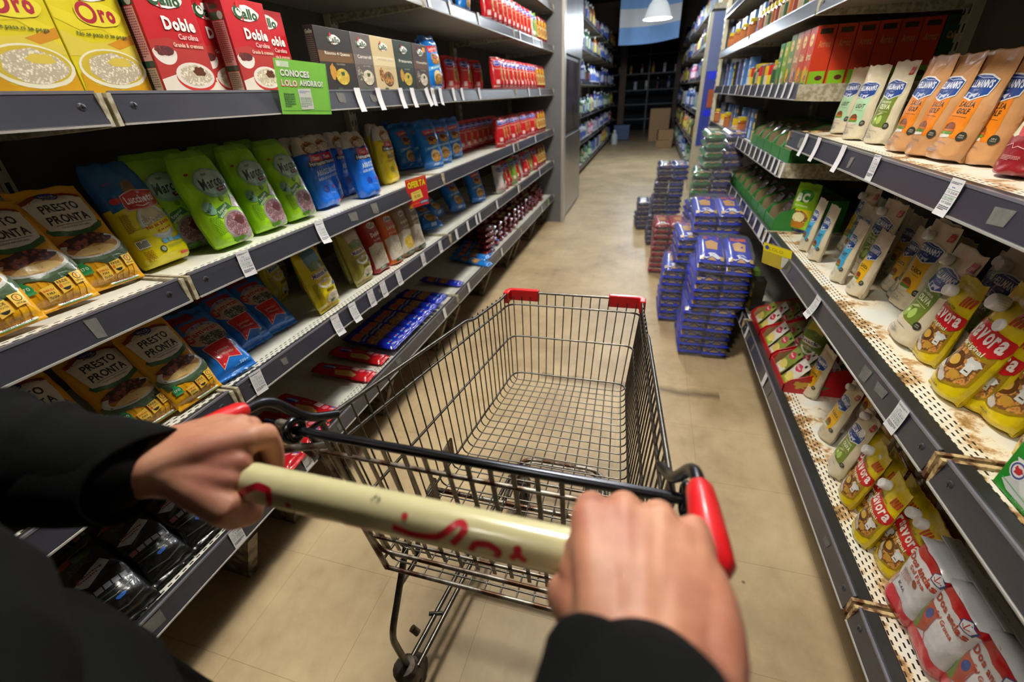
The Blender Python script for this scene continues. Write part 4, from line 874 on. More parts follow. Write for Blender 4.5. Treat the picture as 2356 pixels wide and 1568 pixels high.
def salt(fine):
    o = [('P', [(-50, 176), (50, 176), (50, 158), (0, 152), (-50, 158)], 'b4101c'), ('P', [(-50, 34), (-20, 46), (20, 46), (50, 34), (50, 0), (-50, 0)], 'c84048'), ('P', [(-50, 18), (50, 18), (50, 0), (-50, 0)], 'a80c18')]
    if not fine: o += [('P', [(-48, 120), (-10, 112), (-8, 60), (-30, 40), (-48, 44)], 'a8503c'), ('P', [(-48, 118), (-40, 116), (-22, 48), (-32, 40), (-48, 60)], '6a8a3c'), ('E', -22, 96, 8, 12, '3c4f8c'), ('L', [(-8, 112), (-6, 60), (2, 46)], 1.4, 'b4302c')]
    else: o += [('R', -44, 36, -28, 72, 'c8b4a8'), ('N', -36, 54, 14, 34, 9, '9a5a50'), ('N', -12, 92, 30, 24, 6, 'c08078'), ('T', '1K.6A', -6, 64, 24, 8, '4a4c54', .02), ('E', 14, 104, 7, 8, '9a4a30')]
    o += [('T', 'Dos anclas', 4, 136, 80, 17, 'a4341f', .04), ('T', 'Sal Fina' if fine else 'Sal Gruesa', 8, 112 if not fine else 120, 52, 11, 'b0482c', .02), ('P', [(22, 160), (34, 172), (46, 160), (44, 146), (26, 146)], '3a4a80'), ('P', [(24, 160), (34, 169), (44, 160), (42, 148), (28, 148)], 'dcdce4'), ('L', [(34, 164), (34, 150)], 1.6, 'b4301f'), ('L', [(28, 156), (34, 150), (40, 156)], 1.6, 'b4301f')]
    pk = package('salt_bag', 'block', 104, 178, 92, 'd8d8dc', o, wr=1.5, seed=17 if fine else 19, zones=[(.10, 'a80c18'), (.86, 'd4d4d8'), (.96, 'b4101c'), (1.01, 'dcdce0')])
    ob, parts, H, D, nm = pk; b = B(); mt = film('d4d8de'); n = 9; vs = []   # folded paper top
    for j in range(n+1):
        for i in range(n+1):
            u, v = i/n*2-1, j/n*2-1; e = max(abs(u), abs(v)); x = u*.050; y = .046+v*.044
            vs.append((x, y, .175+.013*(1-e**4)+noise.noise(Vector((u*2, v*1.5, 3 if fine else 7)))*.004))
    b.add(vs, [(j*(n+1)+i, j*(n+1)+i+1, (j+1)*(n+1)+i+1, (j+1)*(n+1)+i) for j in range(n) for i in range(n)], mt, True)
    b.box(-.049, .030, .188, .049, .062, .1915, mt, bev=.001)
    for q in range(6): b.add([(-.03+q*.011, .0455, .1921), (-.024+q*.011, .0455, .1921), (-.024+q*.011, .0465, .1921), (-.03+q*.011, .0465, .1921)], [(0, 1, 2, 3)], film('a83a34'))
    parts.append(bpy.data.objects.new('folded_top', b.mesh('folded_top')))
    return pk
def bccroc():
    o = [('P', [(-50, 94), (50, 100), (50, 60), (-50, 56)], 'd8c820'), ('P', wobble(4, 58, 38, 36, a=.08), 'stew'), ('E', 4, 66, 28, 20, 'dcd49c'), ('P', wobble(2, 36, 36, 14, a=.1), 'b8781c'), ('R', -50, 4, 50, 18, '2a2f80'), ('P', wobble(6, 150, 34, 26, a=.04), '2c8a24'), ('T', 'BC', -4, 144, 58, 36, 'eef4e0', .05), ('T', 'Formato', 0, 112, 62, 9, 'e8f0c8', .02, 0, .2)]
    return package('snack_bag', 'pillow', 108, 200, 36, '8cc414', o, wr=1.2, seed=7)
def greenbox():
    o = [('P', [(-76, 16), (-60, 8), (110, 8), (110, 104), (20, 108), (-40, 70)], 'c8ccc8'), ('P', [(-76, 60), (-40, 20), (110, 20), (110, 66), (20, 80)], 'dcdedc'), ('E', 20, 56, 66, 34, 'd4d4d0'), ('P', wobble(20, 64, 56, 24, a=.08, n=40), 'salad'), ('E', 4, 62, 9, 9, 'dcdcb0'), ('E', 4, 62, 5, 5, '8aa04a'), ('E', -62, 44, 15, 15, 'e4e4e0'), ('E', -62, 44, 13, 13, '3a4a8c'), ('E', -62, 44, 10, 10, 'e4dcd8'), ('P', wobble(-62, 44, 7, 6, a=.25), 'b8242c'), ('L', [(-76, 20), (110, 8)], 1.4, '7fb884'), ('T', 'CONTENIDO NETO', -20, 6, 50, 4, '8cc890'), ('T', '500g', 36, 7, 30, 8, 'dce8dc', .02), ('P', [(-80, 100), (-20, 110), (110, 112), (110, 128), (-80, 128)], '1c7a24')]
    return boxpack('salad_box', 170, 130, 60, '10801c', o)
def tallbox(base, low, t, pic, seed):
    o = [('R', -38, 2, 38, 52, low), ('E', -6, 40, 22, 26, pic), ('P', wobble(12, 24, 16, 14, a=.2, seed=seed), 'salad'), ('T', t, 0, 96, 56, 26, 'ecd8a8', .04), ('E', 0, 146, 22, 20, 'e8c878'), ('T', 'Sopa', 0, 146, 30, 12, 'b8501c', .04)]
    so = [('R', -26, 2, 26, 46, low), ('T', t, 2, 130, 38, 22, 'c07a50', .04), ('E', 8, 24, 12, 8, 'bean'), ('R', -20, 160, 20, 176, '3a2a1c')]
    return boxpack('soup_box', 80, 186, 60, base, o, so)
# ---------------------------------------------------------------- products
ORD = ['nearest', 'second nearest', 'third nearest', 'fourth nearest', 'fifth nearest', 'sixth nearest', 'seventh nearest', 'eighth nearest', 'ninth nearest', 'tenth nearest', 'eleventh nearest', 'twelfth nearest', 'thirteenth nearest', 'fourteenth nearest', 'fifteenth nearest', 'sixteenth nearest']
P_presto = presto(); P_oro = oro(); P_doble = doble(); P_lucc = lucchetti(); P_marca = marca()
P_herb = hermanos('1268d8', 'doble carolina', '0d3a9c'); P_hery = hermanos('e8cc10', 'largo fino', 'b8a010'); P_cam = camgran()
P_moly = molinos('dcc80c', '5a98b0', 'Molinos Ala', 'c89a20'); P_molo = molinos('a8a048', 'c8b8a0', 'Molinos Ala', 'd0c060')
P_bp = bluepasta(); P_rp = redpasta(); P_rg = redpasta('c8c4c0', 'greens', 1); P_rgr = redpasta('7cb040', 'pasta', 2); P_yp = yellowpasta()
# top shelf boxes
G = 'yellow rice boxes'
putY(P_oro, 'LA', .030, .722, 'yellow rice box standing beside the red boxes', 'box', G, sc=.935)
putY(P_oro, 'LA', .030, .594, 'yellow rice box in the upper left corner', 'box', G, sc=.935)
putY(P_presto, 'LA', .010, .478, 'corner of an orange bag left of the yellow rice boxes', 'bag', lean=8)
G = 'red rice boxes'
putY(P_doble, 'LA', .004, .858, 'red rice box next to the yellow rice boxes', 'box', G)
putY(P_doble, 'LA', .052, 1.005, 'red rice box of which only the side shows between the two front ones', 'box', G)
putY(P_doble, 'LA', .004, 1.068, 'red rice box standing above the green savings card', 'box', G)
putY(P_doble, 'LA', .055, 1.190, 'red rice box half hidden next to the dark risotto boxes', 'box', G)
G = 'risotto boxes'; y = 1.31
for (w, b, t, d, mid, f), lb in zip([(180, '2a2522', 'Risotto 4 Quesos', 'yrice', '6a4a28', 0), (118, '5a5250', 'Carnaroli', 'rice', '6e6662', 0), (158, 'c8b488', 'Hongos', 'stew', 'd8c8a0', 0), (150, '1c2a22', 'Primavera', 'yrice', '2a3c30', 0), (140, '3a2a20', 'Champiñón', 'rice', '5a3c28', 1)],
        ['widest dark brown risotto box with yellow rice', 'grey risotto box beside the widest one', 'tan risotto box with a bowl of stew', 'dark green risotto box', 'brown risotto box with a small orange flash']):
    putY(risotto(b, t, d, mid, w-3, f), 'LA', .004, y+w/2000, lb, 'box', G); y += w/1000
putY(P_bp, 'LA', .02, 2.19, 'blue pasta bag at the end of the risotto boxes', 'bag', lean=5, rz=-12)
putY(P_bp, 'LA', .09, 2.30, 'blue pasta bag behind the last risotto box', 'bag', lean=4, rz=-10)
for i in range(11): putY(P_rp, 'LA', .02+.004*(i % 3), 3.16+i*.104, 'red pasta bag on the eye-level left shelf, %s of its front row' % ORD[i], 'bag', 'red pasta bags on the eye-level left shelf', lean=6+(i*5 % 4), rz=-34+(i*7) % 11)
for i in range(7): putY(P_rp, 'LA', .20+.03*(i % 2), 2.55+i*.12, 'red pasta bag in the shadow at the back of the eye-level left shelf, %s' % ORD[i], 'bag', 'red pasta bags at the back of the eye-level shelf', lean=3, rz=-30)
for i in range(3): putY(P_yp, 'LA', .03, 4.34+i*.115, 'bag of yellow shell pasta at the end of the eye-level left shelf, %s' % ORD[i], 'bag', 'yellow pasta bags on the left', lean=7, rz=-24)
# shelf above
putY(P_cam, 'L0', .01, 2.42, 'blue edged lentil bag on the high left shelf', 'bag', lean=4, rz=8); putY(P_bp, 'L0', .01, 2.66, 'blue pasta bag on the high left shelf', 'bag', lean=5)
for i in range(12): putY([P_rp, P_rp, P_rp, P_rg, P_rgr][max(0, i-7) if i > 6 else 0], 'L0', .01, 3.02+i*.105, 'pasta bag on the high left shelf, %s of its row' % ORD[i], 'bag', 'pasta bags on the high left shelf', lean=5, rz=(i*5) % 9-30)
for i in range(3): putY(P_yp, 'L0', .015, 4.36+i*.115, 'bag of yellow shell pasta at the end of the high left shelf, %s' % ORD[i], 'bag', 'yellow pasta bags on the left', lean=5, rz=-24)
for i in range(4): putY(P_yp, 'L1', .015, 4.1+i*.15, 'yellow pasta bag on the topmost left shelf, %s' % ORD[i], 'bag', 'yellow pasta bags on the left', lean=5, rz=-24)
# second shelf: bags leaning back
G = 'yellow polenta bags on the middle shelf'
put(P_presto, 'LB', 40, 782, 'yellow polenta bag cut by the left edge above the sleeve', 'bag', G, lean=33, rz=86, roll=-3)
put(P_presto, 'LB', 176, 716, 'yellow polenta bag in the middle of the three on the middle shelf', 'bag', G, lean=31, rz=88, roll=0)
put(P_presto, 'LB', 290, 665, 'yellow polenta bag beside the blue and yellow rice bag', 'bag', G, lean=26, rz=88, roll=1)
put(P_lucc, 'LB', 412, 612, 'blue and yellow rice bag between polenta and green rice', 'bag', lean=16, rz=92, roll=0)
G = 'green rice bags'
put(P_marca, 'LB', 512, 582, 'green rice bag turned sideways behind the first green one', 'bag', G, lean=12, rz=80, dx=.075)
put(P_marca, 'LB', 566, 568, 'lime green rice bag nearest to the blue and yellow bag', 'bag', G, lean=16, rz=88)
put(P_marca, 'LB', 648, 532, 'lime green rice bag in the middle of the row', 'bag', G, lean=15, rz=88)
put(P_marca, 'LB', 716, 506, 'lime green rice bag beside the blue rice bags', 'bag', G, lean=15, rz=88)
for i in range(3): putY(P_marca, 'LB', .16+.01*i, .90+i*.13, 'green rice bag in the second row, %s' % ORD[i], 'bag', 'green rice bags of the second row', lean=8)
G = 'blue rice bags'
put(P_herb, 'LB', 775, 478, 'blue rice bag leaning against the last green bag', 'bag', G, lean=13, rz=88)
put(P_herb, 'LB', 868, 453, 'blue rice bag standing forward beside the yellow ones', 'bag', G, lean=10, rz=84)
put(P_herb, 'LB', 806, 462, 'blue rice bag between the two front blue bags', 'bag', G, lean=8, rz=92, dx=.06)
for i in range(4): putY(P_herb, 'LB', .155+.01*(i % 2), 1.22+i*.115, 'clear topped rice bag in the second row, %s' % ORD[i], 'bag', 'rice bags of the second row', lean=4)
put(P_hery, 'LB', 905, 400, 'yellow rice bag half hidden behind the blue one', 'bag', 'yellow rice bags', lean=8, rz=90, dx=.02)
putY(P_hery, 'LB', .12, 1.83, 'yellow rice bag in the second row', 'bag', 'yellow rice bags', lean=5)
for i, (px, py, r, l, dx, lb) in enumerate([(940, 384, 74, 10, .07, 'blue pasta bag leaning at the left of the blue group'), (968, 390, 66, 14, .035, 'blue pasta bag second from the left of the blue group'), (1010, 390, 62, 14, .0, 'blue pasta bag tilted in the middle of the blue group'), (1054, 366, 60, 6, .0, 'tall blue pasta bag at the right of the blue group'), (1030, 374, 62, 8, .09, 'blue pasta bag hidden behind the tall one'), (988, 386, 66, 10, .02, 'blue pasta bag pressed between the tilted ones'), (1032, 378, 60, 9, .01, 'blue pasta bag just left of the tall one')]):
    put(P_bp, 'LB', px, py, lb, 'bag', 'blue pasta bags on the middle shelf', lean=l, rz=r, dx=dx, roll=-3+i)
for i in range(11): putY([P_rp, P_rp, P_rp, P_rp][i % 4], 'LB', .03+.01*(i % 3), 3.20+i*.104, 'red pasta bag on the middle left shelf, %s of its front row' % ORD[i], 'bag', 'red pasta bags on the middle left shelf', lean=8, rz=(i*5) % 9-32)
for i in range(9): putY(P_rp, 'LB', .22, 2.7+i*.115, 'red pasta bag in the back row of the middle left shelf, %s' % ORD[i], 'bag', 'red pasta bags in the back row of the middle shelf', lean=2, rz=-30)
for i in range(3): putY(P_yp, 'LB', .03, 4.36+i*.11, 'bag of yellow shell pasta at the end of the middle left shelf, %s' % ORD[i], 'bag', 'yellow pasta bags on the left', lean=7, rz=-24)
# third shelf
G = 'yellow polenta bags on the low shelf'
put(P_presto, 'LC', 100, 1200, 'yellow polenta bag whose bottom shows under the left sleeve', 'bag', G, lean=40, rz=90)
put(P_presto, 'LC', 232, 1080, 'yellow polenta bag mostly covered by the left sleeve', 'bag', G, lean=34, rz=88)
put(P_presto, 'LC', 378, 985, 'yellow polenta bag just above the left hand', 'bag', G, lean=34, rz=88)
put(P_presto, 'LC', 482, 924, 'yellow polenta bag next to the blue and red lentil bags', 'bag', G, lean=30, rz=88)
G = 'blue and red lentil bags'
put(P_cam, 'LC', 562, 868, 'blue and red lentil bag lying at the front next to the polenta', 'bag', G, lean=44, rz=82)
put(P_cam, 'LC', 606, 800, 'blue and red lentil bag in the middle', 'bag', G, lean=42, rz=84)
put(P_cam, 'LC', 662, 764, 'blue and red lentil bag beside the bare shelf', 'bag', G, lean=44, rz=80)
G = 'yellow rice bags on the low shelf'
put(P_moly, 'LC', 778, 712, 'bright yellow rice bag standing on the low left shelf', 'bag', G, lean=14, rz=92)
put(P_moly, 'LC', 712, 694, 'dim yellow rice bag left of the bright one', 'bag', G, lean=10, rz=108, dx=.08)
put(P_moly, 'LC', 740, 660, 'yellow rice bag in the dark behind', 'bag', G, lean=6, rz=100, dx=.16)
put(P_lucc, 'LC', 782, 668, 'blue topped rice bag behind the bright yellow one', 'bag', lean=6, dx=.07); 
put(P_molo, 'LC', 856, 652, 'olive rice bag beside the red one', 'bag', 'olive rice bags', lean=12, rz=90); putY(P_molo, 'LC', .09, 1.40, 'olive rice bag in the shadow behind', 'bag', 'olive rice bags', lean=8, rz=8)
P_dr = longrice('a81420', 'Doble', 'Carolina', 'a81420', 'rice'); P_or = longrice('d8621a', 'Largo', 'Fino', 'e07814', 'rice'); P_ta = longrice('9a8460', 'Integral', 'Yamaní', '8c4a20', 'yrice'); P_tb = longrice('8c7c68', 'Cateto', 'Largo', '8c4a20', 'rice')
put(P_dr, 'LC', 892, 624, 'red rice bag on the low left shelf', 'bag', lean=10, rz=90); put(P_or, 'LC', 925, 604, 'orange rice bag on the low left shelf', 'bag', lean=9, rz=90)
put(P_ta, 'LC', 952, 588, 'brown rice bag with green print beside the orange one', 'bag', lean=8, rz=90); put(P_tb, 'LC', 975, 574, 'clear brown rice bag last of the rice bags under the OFERTA card', 'bag', lean=8, rz=90)
for i, p in enumerate((P_dr, P_or, P_ta, P_moly)): putY(p, 'LC', .13, 1.45+i*.12, 'rice bag in the second row of the low shelf, %s' % ORD[i], 'bag', 'rice bags in the second row of the low shelf', lean=4)
G = 'blue pasta bags on the low shelf'
put(P_bp, 'LC', 1012, 535, 'blue pasta bag fallen on its back below the OFERTA card', 'bag', G, lean=66, rz=60, dx=.02); put(P_bp, 'LC', 1038, 505, 'blue pasta bag slumped behind the fallen one', 'bag', G, lean=55, rz=80, dx=.05)
put(P_bp, 'LC', 1072, 490, 'blue pasta bag leaning in the middle of the low shelf', 'bag', G, lean=34, rz=66, dx=.02); put(P_bp, 'LC', 1110, 468, 'blue pasta bag standing last before the red ones', 'bag', G, lean=18, rz=62)
for i in range(10): putY([P_rg, P_rp, P_rp, P_rgr, P_rp][i % 5], 'LC', .02+.01*(i % 3), 3.12+i*.118, 'red or white pasta bag on the low left shelf, %s of its row' % ORD[i], 'bag', 'pasta bags on the low left shelf', lean=14, rz=(i*5) % 9-30)
for i in range(3): putY(P_yp, 'LC', .03, 4.36+i*.11, 'bag of yellow shell pasta at the end of the low left shelf, %s' % ORD[i], 'bag', 'yellow pasta bags on the left', lean=9, rz=-24)
# bottom shelf: packets lying with their ends to the front
P_sb = spaghetti('1020a4', '2a3a9c', 'Spaghetti'); P_sl = spaghetti('1478d0', '1478d0', 'Lucchetti'); P_sr = redspaghetti(); P_bk = blackpack()
def lie(p, px, py, lb, cat, g, rz=90, dz=0, lean=86): z = ZS['LD']+dz; x, y = spot(px, py, z+.02); return place(p, x, y, z, rz, lb, cat, g, lean=lean)
for i in range(9): lie(P_sb, 912+i*14.2, 792-i*14.0, 'dark blue spaghetti packet on the bottom left shelf, %s of the row' % ORD[i], 'packet', 'dark blue spaghetti packets', rz=90+(i % 3-1)*2)
for i in range(8): lie(P_sb, 916+i*14.4, 790-i*14.4, 'dark blue spaghetti packet of the upper layer, %s' % ORD[i], 'packet', 'dark blue spaghetti packets of the upper layer', dz=.025, rz=90-(i % 2)*3)
lie(P_sb, 1064, 650, 'single dark blue spaghetti packet beyond the row', 'packet', 'dark blue spaghetti packets')
lie(P_sl, 1130, 606, 'light blue spaghetti packet lying askew at the front', 'packet', 'light blue spaghetti packets', rz=78, dz=.0)
for i in range(6): lie(P_sl, 1122+i*5, 598-i*9.5, 'light blue spaghetti packet in the small pile, %s' % ORD[i], 'packet', 'light blue spaghetti packets', dz=.0+.012*(i % 2))
G = 'red spaghetti packets'
lie(P_sr, 888, 824, 'red spaghetti packet lying next to the dark blue ones', 'packet', G); lie(P_sr, 858, 862, 'red spaghetti packet lying before the bare stretch of shelf', 'packet', G, rz=92)
lie(P_sr, 772, 950, 'red spaghetti packet seen through the trolley side near its rim', 'packet', G, rz=86); lie(P_sr, 745, 985, 'red spaghetti packet seen below the trolley arm', 'packet', G, rz=92); lie(P_sr, 722, 1020, 'red spaghetti packet under the trolley corner ring', 'packet', G); lie(P_sr, 690, 1056, 'red spaghetti packet nearest the left hand', 'packet', G, rz=94)
lie(P_sr, 735, 1000, 'red spaghetti packet on top of the others by the trolley corner', 'packet', G, rz=88, dz=.028)
for i, (px, py) in enumerate([(330, 1425), (418, 1318), (500, 1236), (575, 1170), (640, 1108)]): z = ZS['LD']; x, y = spot(px, py, z); place(P_bk, x+.012, y, z, 84+i*3, 'black pasta bag on the bottom shelf below the left hand, %s' % ORD[i], 'bag', 'black pasta bags', lean=50)
for i in range(4): z = ZS['LD']; x, y = spot(330+i*85, 1425-i*100, z); place(P_bk, x-.17, y, z, 84+i*3, 'black pasta bag in the second row of the bottom shelf, %s' % ORD[i], 'bag', 'black pasta bags of the second row', lean=40)
# brick of dark red lentil packets stacked on the far bottom shelf
def lentil_pack():
    o = [('R', -30, 30, 30, 58, 'c8b890'), ('P', wobble(0, 100, 26, 28, a=.1), 'bean')]
    return package('lentil_packet', 'stick', 70, 140, 36, '6a0c14', o, wr=3.2, seed=91, nu=8, nv=12)
P_lp = lentil_pack(); k = 0
for col in range(13):
    for lay in range(5):
        for rw in range(2):
            y = 2.98+col*.128+rnd.uniform(-.02, .02); z = ZS['LD']+lay*.040
            x = XL-.04-rw*.17-(.06 if lay > 3 else 0)-rnd.uniform(0, .02)
            c = place(P_lp, x, y, z, 90+rnd.uniform(-12, 12), 'dark red lentil packet in the heap on the far bottom left shelf', 'packet', 'dark red lentil packets in the heap', lean=86+rnd.uniform(-5, 4), sc=1.1)
for col in range(4):
    for lay in range(5): place(P_lp, XL-.06, 2.86+col*.001+rnd.uniform(-.006, .006)-.0*col-.02*col, ZS['LD']+lay*.040, 170+col*2 if col else 175, 'cream and red lentil packet stacked at the near end of the lentil heap', 'packet', 'packets at the near end of the lentil heap', lean=86) if col == 0 else None
# ---------------------------------------------------------------- right side products
SP = (math.radians(84), 0, 0)
H_mint = hell('mint', 104, 204, 46, seed=2); H_ol = hell('olive', 106, 208, 46, seed=4); H_go = hell('golf', 118, 212, 54, base='c08e5e', seed=6); H_go2 = hell('golf', 116, 210, 54, base='c08e5e', seed=12)
H_bl = hell('blue', 80, 190, 40, seed=3); H_ye = hell('yellow', 84, 190, 42, seed=8); H_yec = hell('yellow', 78, 205, 42, seed=10, cap=(-14, 188, .0105, .018, SP)); H_olc = hell('olive', 118, 236, 56, seed=5, cap=(-30, 196, .0125, .019, (math.radians(80), 0, math.radians(-6)))); H_ols = hell('olive', 84, 215, 44, seed=15, cap=(-12, 198, .0105, .018, SP)); H_yel = hell('yellow', 112, 232, 54, seed=16, cap=(-28, 194, .0125, .019, (math.radians(80), 0, math.radians(-6))))
P_ke = ketchup(); P_sa = savora(5); P_sb2 = savora(13); P_sf = salt(True); P_sg = salt(False); P_bc = bccroc()
G = 'cream sauce pouches on the upper right shelf'
put(H_mint, 'R2', 1908, 308, 'cream pouch with pale green label at the end of the upper right shelf', 'pouch', G, lean=4, rz=-80, dx=.01)
put(H_mint, 'R2', 1944, 322, 'cream pouch with pale green label, second from the shelf end', 'pouch', G, lean=5, rz=-78)
put(H_ol, 'R2', 1994, 332, 'cream pouch with olive green label in the front row of the upper right shelf', 'pouch', G, lean=5, rz=-82)
put(H_ol, 'R2', 2040, 334, 'cream pouch with olive green label standing a little behind', 'pouch', G, lean=4, rz=-80, dx=.03)
G = 'tan salsa golf pouches'
put(H_go, 'R2', 2044, 350, 'tan pouch with orange label, farthest of the front four', 'pouch', G, lean=6, rz=-90)
put(H_go2, 'R2', 2086, 360, 'tan pouch with orange label, second farthest of the front four', 'pouch', G, lean=7, rz=-92)
put(H_go, 'R2', 2140, 371, 'tan pouch with orange label and crumpled top', 'pouch', G, lean=8, rz=-88)
put(H_go2, 'R2', 2222, 380, 'tan pouch with orange label next to the ketchup', 'pouch', G, lean=10, rz=-94, dx=.025)
for i in range(4): putY(H_go, 'R2', .13+.01*(i % 2), .98+i*.13, 'tan pouch of the second row on the upper right shelf, %s' % ORD[i], 'pouch', 'tan pouches of the second row', lean=3)
put(P_ke, 'R2', 2292, 408, 'dark red ketchup pouch beside the tan pouches', 'pouch', 'ketchup pouches', lean=9, rz=-88); put(P_ke, 'R2', 2368, 428, 'dark red ketchup pouch cut by the right edge', 'pouch', 'ketchup pouches', lean=7, rz=-90, dx=.01)
putY(P_ke, 'R2', .10, .98, 'dark red ketchup pouch in the shadow behind', 'pouch', 'ketchup pouches', lean=3)
# middle shelf
put(P_bc, 'R1', 1822, 536, 'lime green snack bag at the far end of the mayonnaise pouches', 'bag', lean=5, rz=-56)
G = 'small mayonnaise pouches on the middle right shelf'
put(H_bl, 'R1', 1836, 574, 'mayonnaise pouch with blue label standing nearest the lime green bag', 'pouch', G, lean=6, rz=-90); put(H_bl, 'R1', 1858, 596, 'mayonnaise pouch with blue label, second from the lime green bag', 'pouch', G, lean=6, rz=-88)
put(H_bl, 'R1', 1895, 590, 'mayonnaise pouch with blue label standing back in the shade', 'pouch', G, lean=5, rz=-90, dx=.05)
put(H_bl, 'R1', 1908, 644, 'mayonnaise pouch with blue label beside the yellow labelled one', 'pouch', G, lean=7, rz=-92); put(H_ye, 'R1', 1948, 676, 'mayonnaise pouch with yellow label and folded top', 'pouch', G, lean=8, rz=-90)
put(H_yel, 'R1', 2002, 690, 'large mayonnaise pouch with yellow label and white cap in the shade', 'pouch', 'large mayonnaise pouches', lean=9, rz=-94, dx=.045)
put(H_olc, 'R1', 2044, 782, 'large mayonnaise pouch with olive label and white cap at the front', 'pouch', 'large mayonnaise pouches', lean=13, rz=-94)
put(H_olc, 'R1', 2126, 792, 'large mayonnaise pouch with olive label behind the mustard', 'pouch', 'large mayonnaise pouches', lean=10, rz=-92, dx=.035)
for i in range(9): putY([H_yel, H_ye, H_olc, H_bl][i % 4], 'R1', .155+.02*(i % 3), .86+i*.125, 'mayonnaise pouch in the second row of the middle right shelf, %s' % ORD[i], 'pouch', 'mayonnaise pouches of the second row', lean=5+(i*3) % 4, rz=(i*5) % 11-5)
for i in range(9): putY([H_ye, H_bl, H_ye][i % 3], 'R1', .255+.02*(i % 2), .88+i*.125, 'mayonnaise pouch in the third row of the middle right shelf, %s' % ORD[i], 'pouch', 'mayonnaise pouches of the third row', lean=4, rz=(i*7) % 9-4)
G = 'mustard pouches on the middle right shelf'
put(P_sa, 'R1', 2138, 905, 'yellow mustard pouch with white cap at the front of the middle right shelf', 'pouch', G, lean=13, rz=-92, sc=1.2)
put(P_sb2, 'R1', 2192, 900, 'yellow mustard pouch just behind the front one', 'pouch', G, lean=11, rz=-92, dx=.03, sc=1.2)
put(P_sa, 'R1', 2250, 968, 'yellow mustard pouch nearer the right edge of the photo', 'pouch', G, lean=12, rz=-92, sc=1.2); put(P_sb2, 'R1', 2352, 992, 'yellow mustard pouch cut by the right edge', 'pouch', G, lean=10, rz=-92, dx=.02, sc=1.2)
for i in range(5): putY(P_sa, 'R1', .10+.055*(i % 2), .72+i*.085-.0*(i % 2), 'yellow mustard pouch in the dark second row, %s' % ORD[i], 'pouch', 'mustard pouches of the second row', lean=6)
P_gb = greenbox(); x, y = spot(2274, 1106, ZS['R1']); place(P_gb, x+.004, y-.085, ZS['R1'], -90, 'green box with a salad picture at the right edge', 'box', lean=3)
# lower shelf
P_bu = molinos('6c8a2c', 'c8c03a', 'Snack', 'a8702c')
put(P_bu, 'R0', 1832, 852, 'green and yellow burger snack bag on the bottom right shelf', 'bag', lean=8, rz=-62, name='snack_bag')
G = 'mayonnaise pouches on the bottom right shelf'
put(H_ye, 'R0', 1846, 905, 'mayonnaise pouch with yellow label beside the green and yellow bag', 'pouch', G, lean=7, rz=-84)
put(H_yec, 'R0', 1882, 1004, 'slim capped mayonnaise pouch with yellow label', 'pouch', G, lean=9, rz=-90); put(H_ols, 'R0', 1900, 1082, 'slim capped mayonnaise pouch with olive label', 'pouch', G, lean=9, rz=-90)
put(H_yec, 'R0', 1930, 960, 'capped mayonnaise pouch with yellow label in the shade', 'pouch', G, lean=5, rz=-90, dx=.05); put(H_yec, 'R0', 1962, 1030, 'capped mayonnaise pouch in the shade behind the olive one', 'pouch', G, lean=5, rz=-86, dx=.05); put(H_ols, 'R0', 2010, 1060, 'capped mayonnaise pouch with red corner in the shade', 'pouch', G, lean=5, rz=-95, dx=.08)
G = 'mustard pouches at the front of the bottom right shelf'
put(P_sa, 'R0', 1925, 1145, 'yellow mustard pouch standing next to the olive labelled pouch', 'pouch', G, lean=9, rz=-96); put(P_sb2, 'R0', 1956, 1228, 'yellow mustard pouch in the middle of the front three', 'pouch', G, lean=9, rz=-94); put(P_sa, 'R0', 2010, 1300, 'yellow mustard pouch next to the salt bags', 'pouch', G, lean=10, rz=-92)
for i in range(4): putY(P_sb2, 'R0', .085, .80+i*.095, 'yellow mustard pouch in the second row of the bottom right shelf, %s' % ORD[i], 'pouch', 'mustard pouches in the second row of the bottom shelf', lean=5, rz=(i*5) % 9-4)
for i in range(4): putY(P_sa, 'R0', .165, .76+i*.1, 'yellow mustard pouch in the third row of the bottom right shelf, %s' % ORD[i], 'pouch', 'mustard pouches in the third row of the bottom shelf', lean=3, rz=(i*7) % 9-4)
G = 'salt bags on the bottom right shelf'
put(P_sf, 'R0', 2040, 1398, 'white and red fine salt bag next to the mustard pouches', 'bag', G, lean=5, rz=-92, dz=0); put(P_sg, 'R0', 2092, 1500, 'white and red coarse salt bag in the middle of the front row', 'bag', G, lean=5, rz=-90); put(P_sg, 'R0', 2170, 1625, 'white and red coarse salt bag cut by the bottom edge', 'bag', G, lean=4, rz=-90)
for i in range(4): putY(P_sg, 'R0', .135+.0*(i), .33+i*.112, 'white salt bag in the second row, %s' % ORD[i], 'bag', 'salt bags in the second row', rz=(i*5) % 7-3)
for i in range(3): putY(P_sg, 'R0', .24, .38+i*.115, 'white salt bag in the third row, %s' % ORD[i], 'bag', 'salt bags in the third row', rz=(i*5) % 7-3)

